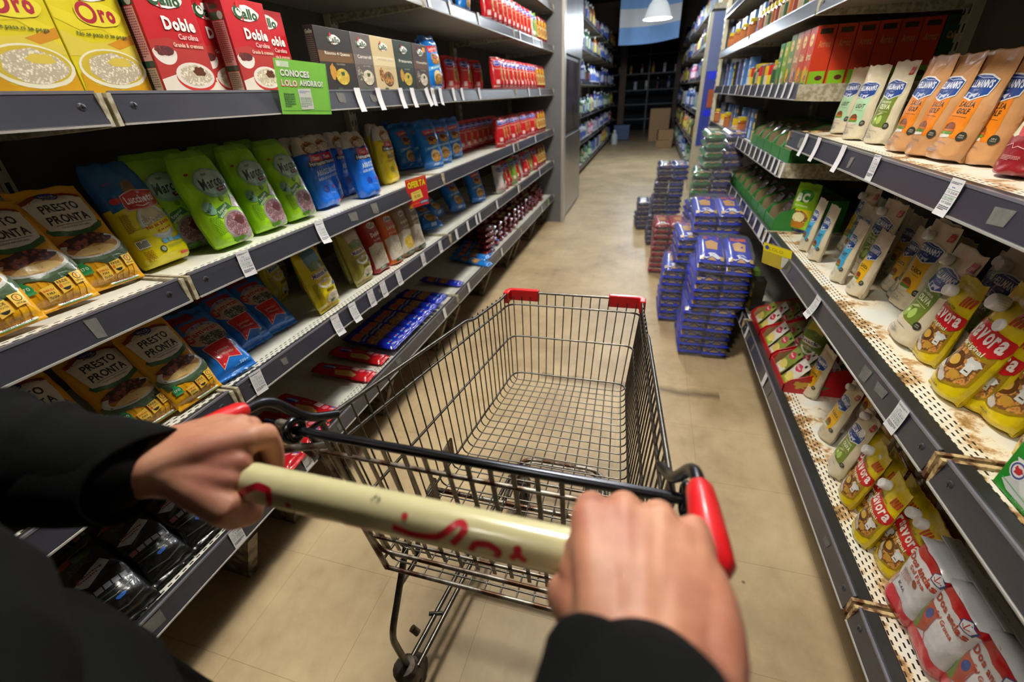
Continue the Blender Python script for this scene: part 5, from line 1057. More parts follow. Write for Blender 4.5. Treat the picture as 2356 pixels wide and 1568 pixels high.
# ---- display trays ------------------------------------------------------
def tray(name, W, D, H0, H1, col, inner, patt=None):
    """open cardboard tray; front low (H0), back high (H1)"""
    b = B(); t = .003; c = card(col); k = card(inner); w, d, a, z = W/2, D, H0, H1
    b.prism([(0, 0), (d, 0), (d, z), (d*.55, z), (.02, a*1.6), (0, a)], 'x', -w, -w+t, c); b.prism([(0, 0), (d, 0), (d, z), (d*.55, z), (.02, a*1.6), (0, a)], 'x', w-t, w, c)
    b.box(-w, 0, 0, w, t, a, c); b.box(-w, d-t, 0, w, d, z, c); b.box(-w+t, t, 0, w-t, d-t, t, k)
    for sg in (-1, 1): b.prism([(.003, .003), (d-.003, .003), (d-.003, z-.004), (d*.55, z-.004), (.022, a*1.6-.004)], 'x', sg*(w-t)-.0004, sg*(w-t)+.0004, k)
    if patt:
        for f in art_polys(patt):
            for sg in (-1, 1): b.add([(sg*(w+.0005+.0001*f[3]), p[0]/1000, p[1]/1000) for p in f[0]], f[1], card(f[2]))
    return (bpy.data.objects.new(name, b.mesh(name)), [], H1, D, name)
T_red = tray('display_tray', .20, .30, .035, .115, 'b8101c', 'a08058', [('P', wobble(60, 36, 30, 16, a=.2), 'c8a030'), ('P', wobble(110, 34, 26, 12, a=.2, seed=4), '4c7a2a'), ('P', wobble(84, 30, 16, 9, a=.3, seed=5), 'b8401c')])
T_grn = tray('display_tray', .155, .26, .05, .13, '2c7a30', '8a7a5c', [('R', 150, 20, 230, 60, '1c5a24')])
def sachet(base, c2, c3, H=112):
    o = [('R', -33, 4, 33, 30, c3), ('P', wobble(0, 34, 26, 18, a=.1), c2), ('P', wobble(0, 78, 24, 14, a=.1, seed=4), 'b83050' if c3 != '6a5a44' else '4a3c2c'), ('T', 'Knorr', 0, 78, 34, 9, 'e8e0d0', .03), ('E', 18, 100, 6, 6, '22301c')]
    return package('sachet', 'stick', 74, H, 12, base, o, wr=1.2, seed=33, nu=6, nv=8)
S_w = sachet('d0ccc0', 'd8c86a', '8ca83a'); S_g = sachet('7a8a3a', 'c8b860', 'd0ccc0'); S_b = sachet('6a5a44', '4a3c2c', '6a5a44', 120)
for i, (yy, lb) in enumerate([(1.615, 'red display tray of soup sachets nearest on the bottom right shelf'), (1.83, 'red display tray of soup sachets in the middle of three'), (2.045, 'red display tray of soup sachets farthest of three')]):
    putY(T_red, 'R0', .025, yy, lb, 'tray', 'red display trays')
    for c in range(2):
        for r in range(5):
            putY([S_w, S_g][(c+r+i) % 2], 'R0', .035+r*.048, yy-.045+c*.09, 'soup sachet standing in a red display tray', 'sachet', 'soup sachets in the red trays', lean=34, dz=.006)
for i in range(5):
    yy = 2.20+i*.165; putY(T_grn, 'F2', .018, yy, 'green display tray with brown sachets on the second right shelf, %s' % ORD[i], 'tray', 'green display trays on the second shelf')
    for r in range(6): putY(S_b, 'F2', .03+r*.036, yy, 'brown paper sachet standing in a green tray', 'sachet', 'brown sachets in the green trays', lean=30, dz=.006)
for i in range(7):
    yy = 2.20+i*.17; putY(T_grn, 'R1', .018, yy, 'green display tray with brown sachets on the third right shelf, %s' % ORD[i], 'tray', 'green display trays on the third shelf')
    for r in range(5): putY(S_b, 'R1', .03+r*.04, yy, 'brown paper sachet standing in a green tray', 'sachet', 'brown sachets in the green trays', lean=30, dz=.006)
# boxes on the eye-level far shelf
B_or = tallbox('c0381c', '7cb01c', 'Arroz', 'd8a020', 2); B_oc = tallbox('b8401c', '6a8a2c', 'Caldo', 'e08a1c', 3); B_gn = tallbox('1f4a28', '2c6a30', 'Caldo', '2c5a28', 4); B_pu = tallbox('b07a5c', '6a3a8c', 'Cous', 'c8a878', 5); B_ye = tallbox('6a8a4c', '2c5a34', 'Quinoa', 'e0b41c', 6); B_gp = tallbox('7ca01c', '7ca01c', 'Soja', 'd0ccc0', 7); B_dg = tallbox('2c7a2c', '2c6a2c', 'Té', '4c8a3c', 8)
for r in range(6): putY(B_or, 'F3', .012+r*.063, 2.165, 'tall orange and green soup box in the near column, %s from the aisle' % ['first', 'second', 'third', 'fourth', 'fifth', 'sixth'][r], 'box', 'tall orange soup boxes')
for i, (p, lb) in enumerate([(B_oc, 'orange soup box with a carrot picture'), (B_pu, 'purple and tan grain box'), (B_ye, 'green grain box with a yellow plate picture'), (B_gp, 'light green box with a white panel'), (B_dg, 'plain dark green box')]):
    for r in range(2): putY(p, 'F3', .012+r*.07, 2.255+i*.09, lb+(' at the front' if r == 0 else ' behind the first'), 'box', sc=1 if i < 3 else .9)
for i in range(5): putY(B_gn, 'F3', .39-.0*i, 2.16+i*.085, 'dark green soup box in the unlit back row, %s' % ORD[i], 'box', 'dark green soup boxes in the back row')
# ---- generic goods ------------------------------------------------------
def jar(base, lid, lab, R=.036, H=.11):
    b = B(); b.lathe([(0, 0), (R*.9, 0), (R, .006), (R, H*.72), (R*.8, H*.82), (R*.8, H*.84)], M('glass_'+base, base, .12, coat=.4), 14)
    b.lathe([(R+.0006, H*.14), (R+.0006, H*.64)], paper(lab), 14); ob = bpy.data.objects.new('jar', b.mesh('jar'))
    c = B(); c.lathe([(R*.86, H*.82), (R*.86, H*.99), (R*.8, H), (0, H)], M('lid_'+lid, lid, .3), 14); lo = bpy.data.objects.new('lid', c.mesh('lid'))
    return (ob, [lo], H, 0, 'jar')
def bottle(base, cap, lab, R=.034, H=.22):
    b = B(); b.lathe([(0, 0), (R*.9, 0), (R, .008), (R, H*.62), (R*.75, H*.74), (R*.32, H*.84), (R*.32, H*.90)], M('plastic_'+base, base, .28, coat=.3), 12)
    b.lathe([(R+.0006, H*.12), (R+.0006, H*.52)], paper(lab), 12); ob = bpy.data.objects.new('bottle', b.mesh('bottle'))
    c = B(); c.lathe([(R*.38, H*.89), (R*.38, H*.99), (0, H)], M('lid_'+cap, cap, .3), 10); return (ob, [bpy.data.objects.new('cap', c.mesh('cap'))], H, 0, 'bottle')
def carton(base, low, lab, W=70, H=160, D=50):
    return boxpack('carton', W, H, D, base, [('R', -W/2+3, 6, W/2-3, H*.34, low), ('P', wobble(0, H*.5, W*.3, H*.13, a=.1), lab), ('R', -W*.36, H*.74, W*.36, H*.88, lab)], bev=.6)
def can(base, lab, R=.037, H=.10):
    b = B(); b.lathe([(0, .001), (R*.95, 0), (R, .004), (R, H-.004), (R*.95, H), (R*.9, H-.004), (0, H-.004)], M('tin', '9a9a98', .3, metal=.8), 16); b.lathe([(R+.0005, .008), (R+.0005, H*.5), (R+.0005, H-.008)], paper(lab), 16, mats=[paper(lab), paper(base)])
    return (bpy.data.objects.new('can', b.mesh('can')), [], H, 0, 'can')
J = [jar('5a3420', 'c8b410', 'a89c80'), jar('8a5020', 'b8a41c', 'a8602c'), jar('4a2818', 'd0b81c', '884030'), jar('a89870', 'c0a818', '3a5a38')]
K = [can('c8202c', 'e0c81c'), can('d8b010', 'd8ccb0'), can('8a5a4c', '4c7a4c'), can('2c4a9c', 'd8dce0')]
for i in range(9): putY(([J[3], K[0], K[1], K[2], K[0], J[0]]*2)[i], 'F3', .045, 2.72+i*.078, 'small jar or can on the eye-level right shelf beyond the boxes, %s' % ORD[i], 'jar' if i % 6 in (0, 5) else 'can', 'jars and cans on the eye-level right shelf')
putY(jar('c8b41c', 'b81c20', 'd8c81c', .055, .17), 'F3', .13, 2.80, 'large yellow jar with a red lid', 'jar')
C_bl = carton('4c78b8', 'a8c8e0', 'c8d8ec'); C_pu = carton('4c4a78', '6a90c8', '8a8ab0'); C_bk = carton('201e14', 'c8a81c', 'e0c020')
for i in range(12): putY([C_bl, C_bl, C_pu, C_pu, C_bk][(i*3+i//4) % 5], 'F3', .03+.02*(i % 2), 3.5+i*.105, 'blue or dark carton at the far end of the eye-level right shelf, %s' % ORD[i], 'carton', 'cartons at the far end of the eye-level right shelf')
for i in range(16): putY([C_bk, K[1], C_bl, J[1], C_pu, C_bl][(i*5) % 6], 'F2', .04, 3.06+i*.108, 'carton or jar at the far end of the second right shelf, %s' % ORD[i], 'carton', 'goods at the far end of the second right shelf')
for i in range(15): putY([J[0], J[2], J[1], J[3]][i % 4], 'F4', .045, 2.15+i*.085, 'jar with a bright lid on the fourth right shelf, %s' % ORD[i], 'jar', 'jars on the fourth right shelf')
for i in range(8): putY([J[2], J[0]][i % 2], 'F4', .05, 2.62+i*.078, 'jar stacked on another on the fourth right shelf, %s' % ORD[i], 'jar', 'stacked jars on the fourth right shelf', dz=.11)
for i in range(14): putY([C_bl, C_pu, J[1]][i % 3], 'F4', .04, 3.45+i*.1, 'carton at the far end of the fourth right shelf, %s' % ORD[i], 'carton', 'cartons at the far end of the fourth right shelf')
C_wt = carton('d0c8c0', '8c3a4c', '6a4a8c'); C_gw = carton('6a8a3c', 'd0ccc0', 'c8ccb8')
for i in range(16): putY([C_wt, C_gw, C_bl, C_wt][(i*3) % 4], 'F5', .03, 2.2+i*.135, 'tall carton on the top right shelf, %s' % ORD[i], 'carton', 'cartons on the top right shelf')
for i in range(14): putY([C_bk, C_gw, S_b][i % 3], 'R0', .03, 2.25+i*.15, 'pack on the dark bottom right shelf behind the bales, %s' % ORD[i], 'pack', 'packs on the bottom right shelf behind the bales')

# ---- shrink wrapped bales on the floor ----------------------------------
WRAP = M('shrink_wrap', 'dfe4ea', .12, alpha=.09, bump=.9, bs=22, coat=.8)
def bale(n, W, D, cols, lh=.043, seed=1, two=None):
    """n layers of printed packets wrapped in clear film; parts: packet_layer..., wrap"""
    root = bpy.data.objects.new('packet_bale', None); root.empty_display_size = .05; parts = []
    r = random.Random(seed)
    for k in range(n):
        for h in range(2):
            b = B(); x0, x1 = (-W/2, -.002) if h == 0 else (.002, W/2); z0 = k*lh; jx = r.uniform(-.004, .004); jy = r.uniform(-.005, .005)
            col = (two if (two and h == 1) else cols[0]); n1, n2 = 8, 10
            vs = []; ring = []
            def P(u, v, q):
                uu, vv = u*2-1, v*2-1; e = (1-abs(uu)**5)*(1-abs(vv)**5); t = lh*.5*(max(e, 0)**.45)
                nz = noise.noise(Vector((uu*2+k*3+h*7, vv*2+seed, q)))*.004
                return ((x0+x1)/2+uu*(x1-x0)/2*(1-.02*abs(vv))+jx, vv*D/2+jy, z0+lh*.5+q*(t+nz*.4)+.0)
            for q in (1, -1):
                g = [P(i/n1, j/n2, q) for j in range(n2+1) for i in range(n1+1)]
                fs = [(j*(n1+1)+i, j*(n1+1)+i+1, (j+1)*(n1+1)+i+1, (j+1)*(n1+1)+i) for j in range(n2) for i in range(n1)]
                b.add(g, fs if q > 0 else [f[::-1] for f in fs], film(col), True)
            # print: pale chevron, tan window, small label along the visible long side and on the top
            w = (x1-x0)
            def deco(pts, c, q=1, off=.0008):
                P3 = []
                for (u, v) in pts:
                    a = P(u, v, q); P3.append((a[0], a[1], a[2]+q*off))
                b.add(P3, [tuple(range(len(P3)))[::(1 if q > 0 else -1)]], film(c))
            deco([(.15, .08), (.4, .22), (.6, .22), (.85, .08), (.7, .05), (.5, .12), (.3, .05)], 'dcdde6'); deco([(.3, .35), (.7, .33), (.75, .6), (.5, .68), (.25, .6)], 'c89a58' if not two else 'b8b088'); deco([(.2, .72), (.8, .72), (.8, .84), (.2, .84)], cols[1])
            deco([(.32, .022), (.68, .022), (.5, .10)], 'b8935c', 1, .002); deco([(.06, .03), (.2, .03), (.2, .12), (.06, .12)], cols[2], 1, .002); deco([(.8, .03), (.94, .03), (.94, .12), (.8, .12)], cols[2], 1, .002)
            for q, (ya, yb) in ((1, (.25, .55)), (-1, (.3, .6))):
                for xs, uu in ((-1, .003), (1, .997)):
                    a = P(uu, ya, 1); c = P(uu, yb, 1); ex = xs*.0015
                    b.add([(a[0]+ex, a[1], a[2]-.004), (c[0]+ex, c[1], c[2]-.004), (c[0]+ex, c[1], c[2]-.016), (a[0]+ex, a[1], a[2]-.016)], [(0, 1, 2, 3)], film(cols[2]))
            po = bpy.data.objects.new('packet', b.mesh('packet')); parts.append(po)
    # film
    wv = B(); Hh = n*lh; N, Mz = 40, 8; vs = []
    for j in range(Mz+1):
        z = -.001+(Hh+.004)*j/Mz; inset = .0 if 0 < j < Mz else .006
        for i in range(N):
            a = 2*PI*i/N; c, s = math.cos(a), math.sin(a); rr = 1/max(abs(c)**6+abs(s)**6, 1e-6)**(1/6)
            rip = 1+noise.noise(Vector((c*4, s*4, z*60+seed)))*.018
            vs.append((c*rr*(W/2+.007-inset)*rip, s*rr*(D/2+.007-inset)*rip, z))
    fs = [(j*N+i, j*N+(i+1) % N, (j+1)*N+(i+1) % N, (j+1)*N+i) for j in range(Mz) for i in range(N)]
    wv.add(vs, fs, WRAP, True); wv.add(vs[-N:], [tuple(range(N))], WRAP, True)
    for k in range(7):
        z = Hh*rnd.uniform(.1, .95); y0 = -D/2-.0085; wv.tube([(-W/2+rnd.uniform(0, .03), y0, z), (-W*.2, y0-.001, z-.008), (W*.1, y0-.001, z+rnd.uniform(-.01, .012)), (W/2-rnd.uniform(0, .04), y0, z+.004)], .0009, WRAP, 4)
    parts.append(bpy.data.objects.new('wrap', wv.mesh('wrap')))
    return root, parts
BL = ['1a2cb0', 'c8541c', 'b89a60']; RD = ['9c1c34', 'c87a70', 'd8a89c']; GN = ['3c7a4c', 'c86a48', 'c8b090']; PU = ['2c2460', 'c8a070', 'b8b0a8']
bales = {'b2': bale(2, .245, .34, BL, .045, 1), 'b3': bale(3, .245, .34, BL, .045, 2), 'b4': bale(4, .245, .34, BL, .043, 3), 'r2': bale(3, .22, .30, RD, .042, 4), 'g4': bale(4, .24, .34, GN, .056, 5, two='3a3a7c'), 'p3': bale(3, .24, .32, PU, .045, 6, two='24389a')}
def put_bale(k, x, y, z, rz, lb, g, tx=0, ty=0):
    r, parts = bales[k]; c = r.copy(); COL.objects.link(c); c.location = (x, y, z); c.rotation_euler = (math.radians(tx), math.radians(ty), math.radians(rz)); c.name = 'packet_bale'
    for p in parts: q = p.copy(); COL.objects.link(q); q.parent = c
    tag(c, lb, 'packet bale', g)
G = 'blue packet bales'
put_bale('b3', .365, 2.31, .002, 1, 'blue shrink-wrapped bale at the foot of the front stack', G)
put_bale('b3', .372, 2.30, .142, -2, 'blue shrink-wrapped bale second from the floor in the front stack', G)
put_bale('b4', .388, 2.30, .284, 3, 'blue shrink-wrapped bale third from the floor in the front stack', G, 3)
put_bale('b2', .400, 2.29, .470, -3, 'blue shrink-wrapped bale on top of the front stack', G, 5, 3)
put_bale('b4', .27, 2.70, .002, 2, 'blue shrink-wrapped bale on the floor behind the front stack', G); put_bale('b4', .27, 2.69, .182, -2, 'blue shrink-wrapped bale second up behind the front stack', G)
put_bale('b4', .32, 2.70, .362, 3, 'blue shrink-wrapped bale third up behind the front stack', G); put_bale('b3', .39, 2.70, .545, 0, 'blue shrink-wrapped bale topping the stack behind the front one', G, 4)
G = 'red packet bales'
for i, lb in enumerate(['red packet bale on the floor', 'red packet bale second from the floor', 'red packet bale on top of the red pile']): put_bale('r2', .20, 3.50, .002+i*.13, -3+i*3, lb, G)
G = 'dark purple packet bales'
for i, lb in enumerate(['purple bale on the floor behind the red pile', 'purple bale second up behind the red pile', 'purple bale third up behind the red pile', 'purple and white bale fourth up behind the red pile', 'purple and white bale on top behind the red pile']): put_bale('p3', .165+.012*i, 4.22, .002+i*.139, (-1)**i*3, lb, G)
put_bale('p3', .05, 4.75, .002, 8, 'dark purple bale standing apart on the floor', G); put_bale('p3', .06, 4.75, .14, 4, 'dark purple bale lying on the separate one', G)
G = 'green and violet packet bales'
for i in range(3): put_bale('b4', .42, 3.42, .002+i*.178, 2*i, 'blue bale hidden under the green ones, number %s up' % ['one', 'two', 'three'][i], 'blue packet bales')
put_bale('g4', .425, 3.40, .540, -4, 'green and violet bale, lower of the two', G); put_bale('g4', .462, 3.40, .772, 2, 'green and violet bale on top of the tallest stack', G, 2)

# ---- price tags, cards --------------------------------------------------
TAGP = paper('d8d8dc'); INK = paper('3c4048'); INKG = paper('6aa07c')
def price_tag(seed, L=.062, W=.038, price='$ 42,00', curl=.3, detail=True):
    b = B(); n = 6
    def S(x, t): # t 0 top .. 1 bottom along the tag; hangs over the rail, curling outwards
        return (x, -.0065-.004*t-curl*.02*t*t, .006-L*t)
    vs = [S(x, j/n) for j in range(n+1) for x in (-W/2, W/2)]
    b.add(vs, [(2*j, 2*j+1, 2*j+3, 2*j+2)[::-1] for j in range(n)], TAGP)
    if detail:
        ops = [('N', 0, 55, 32, 4, 2, '4a4c58'), ('N', 0, 47.5, 14, 2.4, 1, '3a50a0'), ('L', [(-18, 43.5), (18, 43.5)], .4, '4a4c58'), ('T', '1 X  '+price, 1, 39, 30, 4.4, '3c4048'), ('L', [(-18, 34.5), (18, 34.5)], .4, '4a4c58'), ('T', 'LOLO AHORRO', 0, 30.5, 30, 4, '6aa07c', .01), ('L', [(-18, 27), (18, 27)], .4, '4a4c58'), ('T', '3 X  $ %d,00' % (300+seed*7), 1, 22.5, 30, 4.4, '3c4048'), ('N', 0, 14, 30, 8, 3, '4a4c58')]
        vs, fs, mats = art_bm(ops, [], [L*1000*j/n for j in range(1, n)], paper)
        P = []
        for x, y, ly in vs: p = S(x/1000, 1-y/(L*1000)); P.append((p[0], p[1]-.0003-.00004*ly, p[2]))
        for k, mt in enumerate(mats):
            fk = [f for f, mi in fs if mi == k]; used = sorted({q for f in fk for q in f}); mp = {q: i for i, q in enumerate(used)}
            b.add([P[q] for q in used], [tuple(mp[q] for q in f) for f in fk], mt)
    return (bpy.data.objects.new('price_tag', b.mesh('price_tag')), [], L, 0, 'price_tag')
T1 = price_tag(3); T2 = price_tag(9, .066, .040, '$ 13,00', .9); T3 = price_tag(5, .058, .036, '$ 28,00', .1); T4 = price_tag(1, .056, .030, '', .15, False); T5 = price_tag(2, .07, .034, '', .5, False)
RZ = {'LD': .305, 'LC': .645, 'LB': .943, 'LA': 1.292, 'L0': 1.640, 'R0': .262, 'R1': .690, 'R2': 1.082, 'F2': .963, 'F3': 1.238, 'F4': 1.50}
NT = {}
def tg(p, sh, px, py, where, roll=0, dz=0):
    z = RZ[sh]+dz; X = XL if sh[0] == 'L' else XR; y, _ = atx(px, py, X-(-.004 if sh[0] == 'L' else .004))
    NT[where] = NT.get(where, 0)+1
    lb = 'white price tag '+where+(', %s' % ORD[NT[where]-1] if where in MULTI else '')
    s = 1 if sh[0] == 'L' else -1
    place(p, X+s*.002, y, z, 90 if s > 0 else -90, lb, 'price tag', 'price tags', roll=roll)
MULTI = {'on the low left shelf', 'on the bottom left shelf', 'on the eye-level left shelf', 'on the high left shelf', 'on the upper right shelf', 'on the middle right shelf', 'on the bottom right shelf', 'in the close row on the second right shelf', 'in the close row on the third right shelf', 'in the close row on the eye-level right shelf', 'on the far low left shelf', 'on the far middle left shelf'}
tg(T1, 'LB', 560, 600, 'under the lime green rice bags', 4); tg(T2, 'LB', 735, 530, 'curling off the rail under the blue rice bags', 6)
tg(T1, 'LC', 590, 875, 'below the blue and red lentil bags', 5)
for i, (px, py) in enumerate([(768, 735), (808, 708), (850, 678), (878, 658), (913, 628), (970, 590), (1010, 563)]): tg([T2, T2, T1, T1, T1, T3, T3][i], 'LC', px, py, 'on the low left shelf', [6, 5, 3, 2, 2, 1, 0][i])
for px, py in [(1046, 520), (1072, 500), (1092, 488), (1100, 482), (1140, 450), (1190, 420), (1240, 388)]: tg(T4, 'LC', px, py, 'on the far low left shelf')
for px, py in [(540, 1225), (700, 1050), (1018, 702), (1075, 650), (1152, 570), (1245, 465)]: tg(T3 if px < 1000 else T4, 'LD', px, py, 'on the bottom left shelf', 4 if px < 600 else 0)
for px in (818, 866, 918, 945, 978, 992, 1010, 1040, 1060, 1100, 1215, 1240): tg(T5 if px < 1015 else T4, 'LA', px, 205, 'on the eye-level left shelf', {978: -14, 1010: 12, 992: 4}.get(px, 0))
for px in (985, 1035, 1100, 1195, 1225, 1245): tg(T4, 'L0', px, 20+(px-985)*.35, 'on the high left shelf')
for px, py in [(1230, 318), (1180, 345)]: tg(T4, 'LB', px, py, 'on the far middle left shelf')
for i, (px, py) in enumerate([(1862, 305), (1890, 318), (1945, 345), (2020, 375), (2205, 435)]): tg(T5 if i < 3 else T3 if i == 3 else T1, 'R2', px, py, 'on the upper right shelf')
tg(T2, 'R1', 1890, 680, 'hanging on the middle right shelf below the yellow labelled pouch'); tg(T1, 'R1', 2088, 935, 'on the middle right shelf below the mustard'); tg(T4, 'R1', 1758, 520, 'on the middle right shelf'); tg(T4, 'R1', 1775, 540, 'on the middle right shelf')
for px, py in [(1770, 850), (1712, 715), (1725, 750)]: tg(T4, 'R0', px, py, 'on the bottom right shelf')
for i in range(13): px = 1676+i*10.5; tg(T4, 'F2', px, 322+i*6.2, 'in the close row on the second right shelf')
for i in range(9): px = 1672+i*12; tg(T4, 'R1', px, 420+i*13, 'in the close row on the third right shelf')
for i in range(11): px = 1665+i*16; tg(T4, 'F3', px, 205, 'in the close row on the eye-level right shelf')
def flat_card(name, W, H, base, ops, t=.6):
    b = B(); b.box(-W/2000, 0, -H/2000, W/2000, t/1000, H/2000, card(base)); vs, fs, mats = art_bm(ops, [], [], card)
    P = [(x/1000, -.0002-.00004*ly, (y-H/2)/1000) for x, y, ly in vs]
    for k, mt in enumerate(mats):
        fk = [f for f, mi in fs if mi == k]; used = sorted({q for f in fk for q in f}); mp = {q: i for i, q in enumerate(used)}
        b.add([P[q] for q in used], [tuple(mp[q] for q in f) for f in fk], mt)
    return (bpy.data.objects.new(name, b.mesh(name)), [], H/1000, 0, name)
of = flat_card('offer_card', 105, 120, 'c8202c', [('L', [(-48, 114), (48, 114)], 2.5, 'e08a20'), ('T', 'OFERTA', 0, 94, 92, 28, '6a5a10', .07), ('T', 'OFERTA', 1, 95, 90, 27, 'e8d818', .05), ('P', [(-34, 64), (16, 70), (26, 34), (-30, 28)], 'e0cc60'), ('N', -5, 60, 34, 6, 2, '8a7420'), ('T', '13,00', -4, 44, 30, 14, '8a7420', .04), ('L', [(-48, 16), (44, 16)], 2.5, 'e08a20'), ('P', [(4, 8), (50, 8), (50, 22), (8, 22)], '34486a'), ('T', 'AHORRO', 28, 15, 36, 8, 'd0d4dc', .03), ('R', -50, 2, -34, 12, 'a89a1c')])
y, _ = atx(965, 455, XL+.03); place(of, XL+.030, y-.01, .915, 62, 'red and yellow OFERTA card hanging under the middle left shelf', 'card', roll=-4, lean=-6)
cn = flat_card('savings_card', 150, 112, '7cc04c', [('R', -70, 96, -36, 108, 'c8dcc0'), ('E', -64, 102, 5, 5, 'e8ece4'), ('L', [(-72, 8), (72, 8), (72, 104)], .8, '3c7a3c'), ('T', 'CONOCES', -22, 84, 84, 15, '2c5a34', .07), ('T', 'CONOCES', -22, 85, 83, 14, 'e8ece8', .05), ('T', 'LOLO', -42, 64, 46, 14, 'c84838', .07), ('T', 'LOLO', -42, 65, 44, 13, 'e8dcd8', .04), ('T', 'AHORRO?', 22, 66, 72, 14, '2c5a34', .07), ('T', 'AHORRO?', 22, 67, 71, 13, 'e8ece8', .05), ('P', [(-22, 54), (16, 56), (20, 12), (-18, 10)], 'd0d4cc'), ('N', -2, 48, 30, 6, 2, '5a6ab0'), ('N', -1, 26, 32, 22, 6, '6a8a70'), ('N', -48, 30, 30, 30, 6, '3c6a4c')])
y, _ = atx(688, 190, XL+.02); place(cn, XL+.040, y-.008, 1.295, 80, 'green CONOCES LOLO AHORRO card hanging on the eye-level left shelf', 'card', roll=3, lean=-5, sc=1.12)
yc = flat_card('yellow_card', 120, 80, 'b8a830', [('R', -60, 50, 60, 78, 'e8dc10'), ('T', 'LOLO', -4, 63, 60, 12, 'b89a10', .03), ('R', 24, 10, 50, 48, 'c8ccc8'), ('E', -44, 64, 9, 8, '3c4a9c')])
y, _ = atx(1800, 575, XR-.02); place(yc, XR-.034, y, .680, -56, 'yellow card hanging on the middle right shelf', 'card', lean=-8, sc=1.05)
ti = flat_card('green_tag', 34, 60, '9cc07a', [('N', 0, 30, 26, 44, 8, '5a8a4c')]); y, _ = atx(1262, 462, XL+.02); place(ti, XL+.02, y, .29, 84, 'small light green tag at the far end of the bottom left shelf', 'tag')
# ---------------------------------------------------------------- far shelves beyond the cross aisle
FARC = [carton('8c919c', '3a5a8c', 'b0b4bc'), carton('98a09c', '2c6a5a', 'a8b0ac', 60, 190), carton('6a2a44', 'a898a0', 'b0a0a8', 66, 150), carton('2c4a88', '98a0b8', 'a8b0c0', 74, 180), carton('5c4474', '9c8ca4', '9890a8', 60, 200),
        bottle('a8acb0', '2a4a98', '3a5098'), bottle('a0602c', 'a8a8a8', 'b0a040', .036, .24), bottle('3a6a4c', 'b0b0b0', 'a8b8a0', .034, .23), bottle('943c54', 'a8acb0', 'b098a4', .032, .2), bottle('28407c', '989ca0', '8c98b0', .038, .26), bottle('a09834', '802828', '98882c', .035, .22), bottle('1c2024', '989898', '5a2c2c', .036, .25)]
def far_unit(side, x, y0, y1, zs, label, n, skip=()):
    global XL, XR
    sXL, sXR = XL, XR
    if side < 0: XL = x
    else: XR = x
    N = max(1, round((y1-y0)/1.386)); st = (y1-y0)/N
    for i in range(N):
        unit(side, y0+i*st, y0+(i+1)*st, zs, label+', %s bay' % ORD[i], depth=.38, top=2.35, group='shelving units beyond the cross aisle')
    w = 'left' if side < 0 else 'right'
    LV = ['bottom', 'second', 'third', 'fourth', 'fifth', 'sixth', 'top']
    r = random.Random(5+side)
    for li, z in enumerate(zs):
        y = y0+(.50 if side > 0 and li > 3 else .06); k = 0
        pal = r.sample(FARC, 5)
        while y < y1-.1:
            p = pal[(k//4+r.randrange(2)) % 5]
            s = min(1.25, .9+r.random()*.3, (zs[li+1]-z-.06)/p[2] if li+1 < len(zs) else 9)
            place(p, x+side*(.035+r.random()*.02), y, z-.009, 90 if side < 0 else -90, 'carton or bottle on the %s shelf of the far %s row' % (LV[li], w), 'carton' if p[4] == 'carton' else 'bottle', 'goods on the %s shelf of the far %s row' % (LV[li], w), sc=s)
            y += .125+.11*(y-y0)/(y1-y0)+r.random()*.03+(.12 if r.random() < .06 else 0); k += 1
    XL, XR = sXL, sXR
far_unit(-1, -1.08, 6.35, 14.2, [.17, .56, .95, 1.40, 1.85, 2.22], 'far left shelving with cleaning goods', 60)
far_unit(1, .60, 6.9, 14.2, [.17, .56, .95, 1.36, 1.74, 2.1], 'far right shelving with bottles and packs', 60)
# dark cross shelves closing the aisle, in the unlit store room
def back_rack():
    root = empty('storage_rack', (-.2, 15.9, 0)); tag(root, 'dark storage rack closing the far end of the aisle', 'rack')
    dk = M('dark_rack_steel', '3c4048', .5, metal=.4); n = 0
    for z in (.42, .82, 1.2, 1.62, 2.1): B().box(-1.4, -.25, z, 1.4, .25, z+.03, dk).build('shelf', root)
    for x in (-1.38, 0, 1.38):
        for y in (-.24, .22): B().box(x-.02, y, 0, x+.02, y+.03, 2.4, dk).build('upright', root)
    return root
back_rack()
for i in range(14): p = FARC[(i*5) % 12]; place(p, -1.05+i*.16, 15.75, 1.23 if i % 2 else 1.65, 0, 'bottle or pack on the dark rack at the end of the aisle', 'pack', 'goods on the dark end rack', sc=1.2)
def brown_box(nm, x, y, z, W, D, H, rz, lb, col='8a6c48'):
    root = empty(nm, (x, y, z), math.radians(rz)); tag(root, lb, 'cardboard box', 'cardboard boxes at the end of the aisle'); c = paper(col)
    B().box(-W/2, -D/2, 0, W/2, D/2, H, c, bev=.004).build('box_body', root)
    B().box(-W/2, -.02, H, W/2, .02, H+.001, M('packing_tape', 'a8844c', .25)).build('tape', root)
brown_box('cardboard_box', .20, 13.6, 0, .5, .4, .78, 2, 'tall brown cardboard box standing at the end of the aisle', '9a7a52')
brown_box('cardboard_box', .34, 11.9, 0, .36, .3, .17, -4, 'low brown cardboard box on the floor by the far right shelves'); brown_box('cardboard_box', .34, 11.9, .172, .34, .3, .22, 5, 'brown cardboard box stacked on the low one')
brown_box('cardboard_box', .80, 7.12, 1.732, .32, .30, .26, 0, 'tan cardboard box at the near end of a high shelf of the far right row', 'a89468'); brown_box('cardboard_box', .82, 7.10, 2.092, .30, .28, .24, 4, 'tan cardboard box on the topmost shelf of the far right row', 'b0a078')
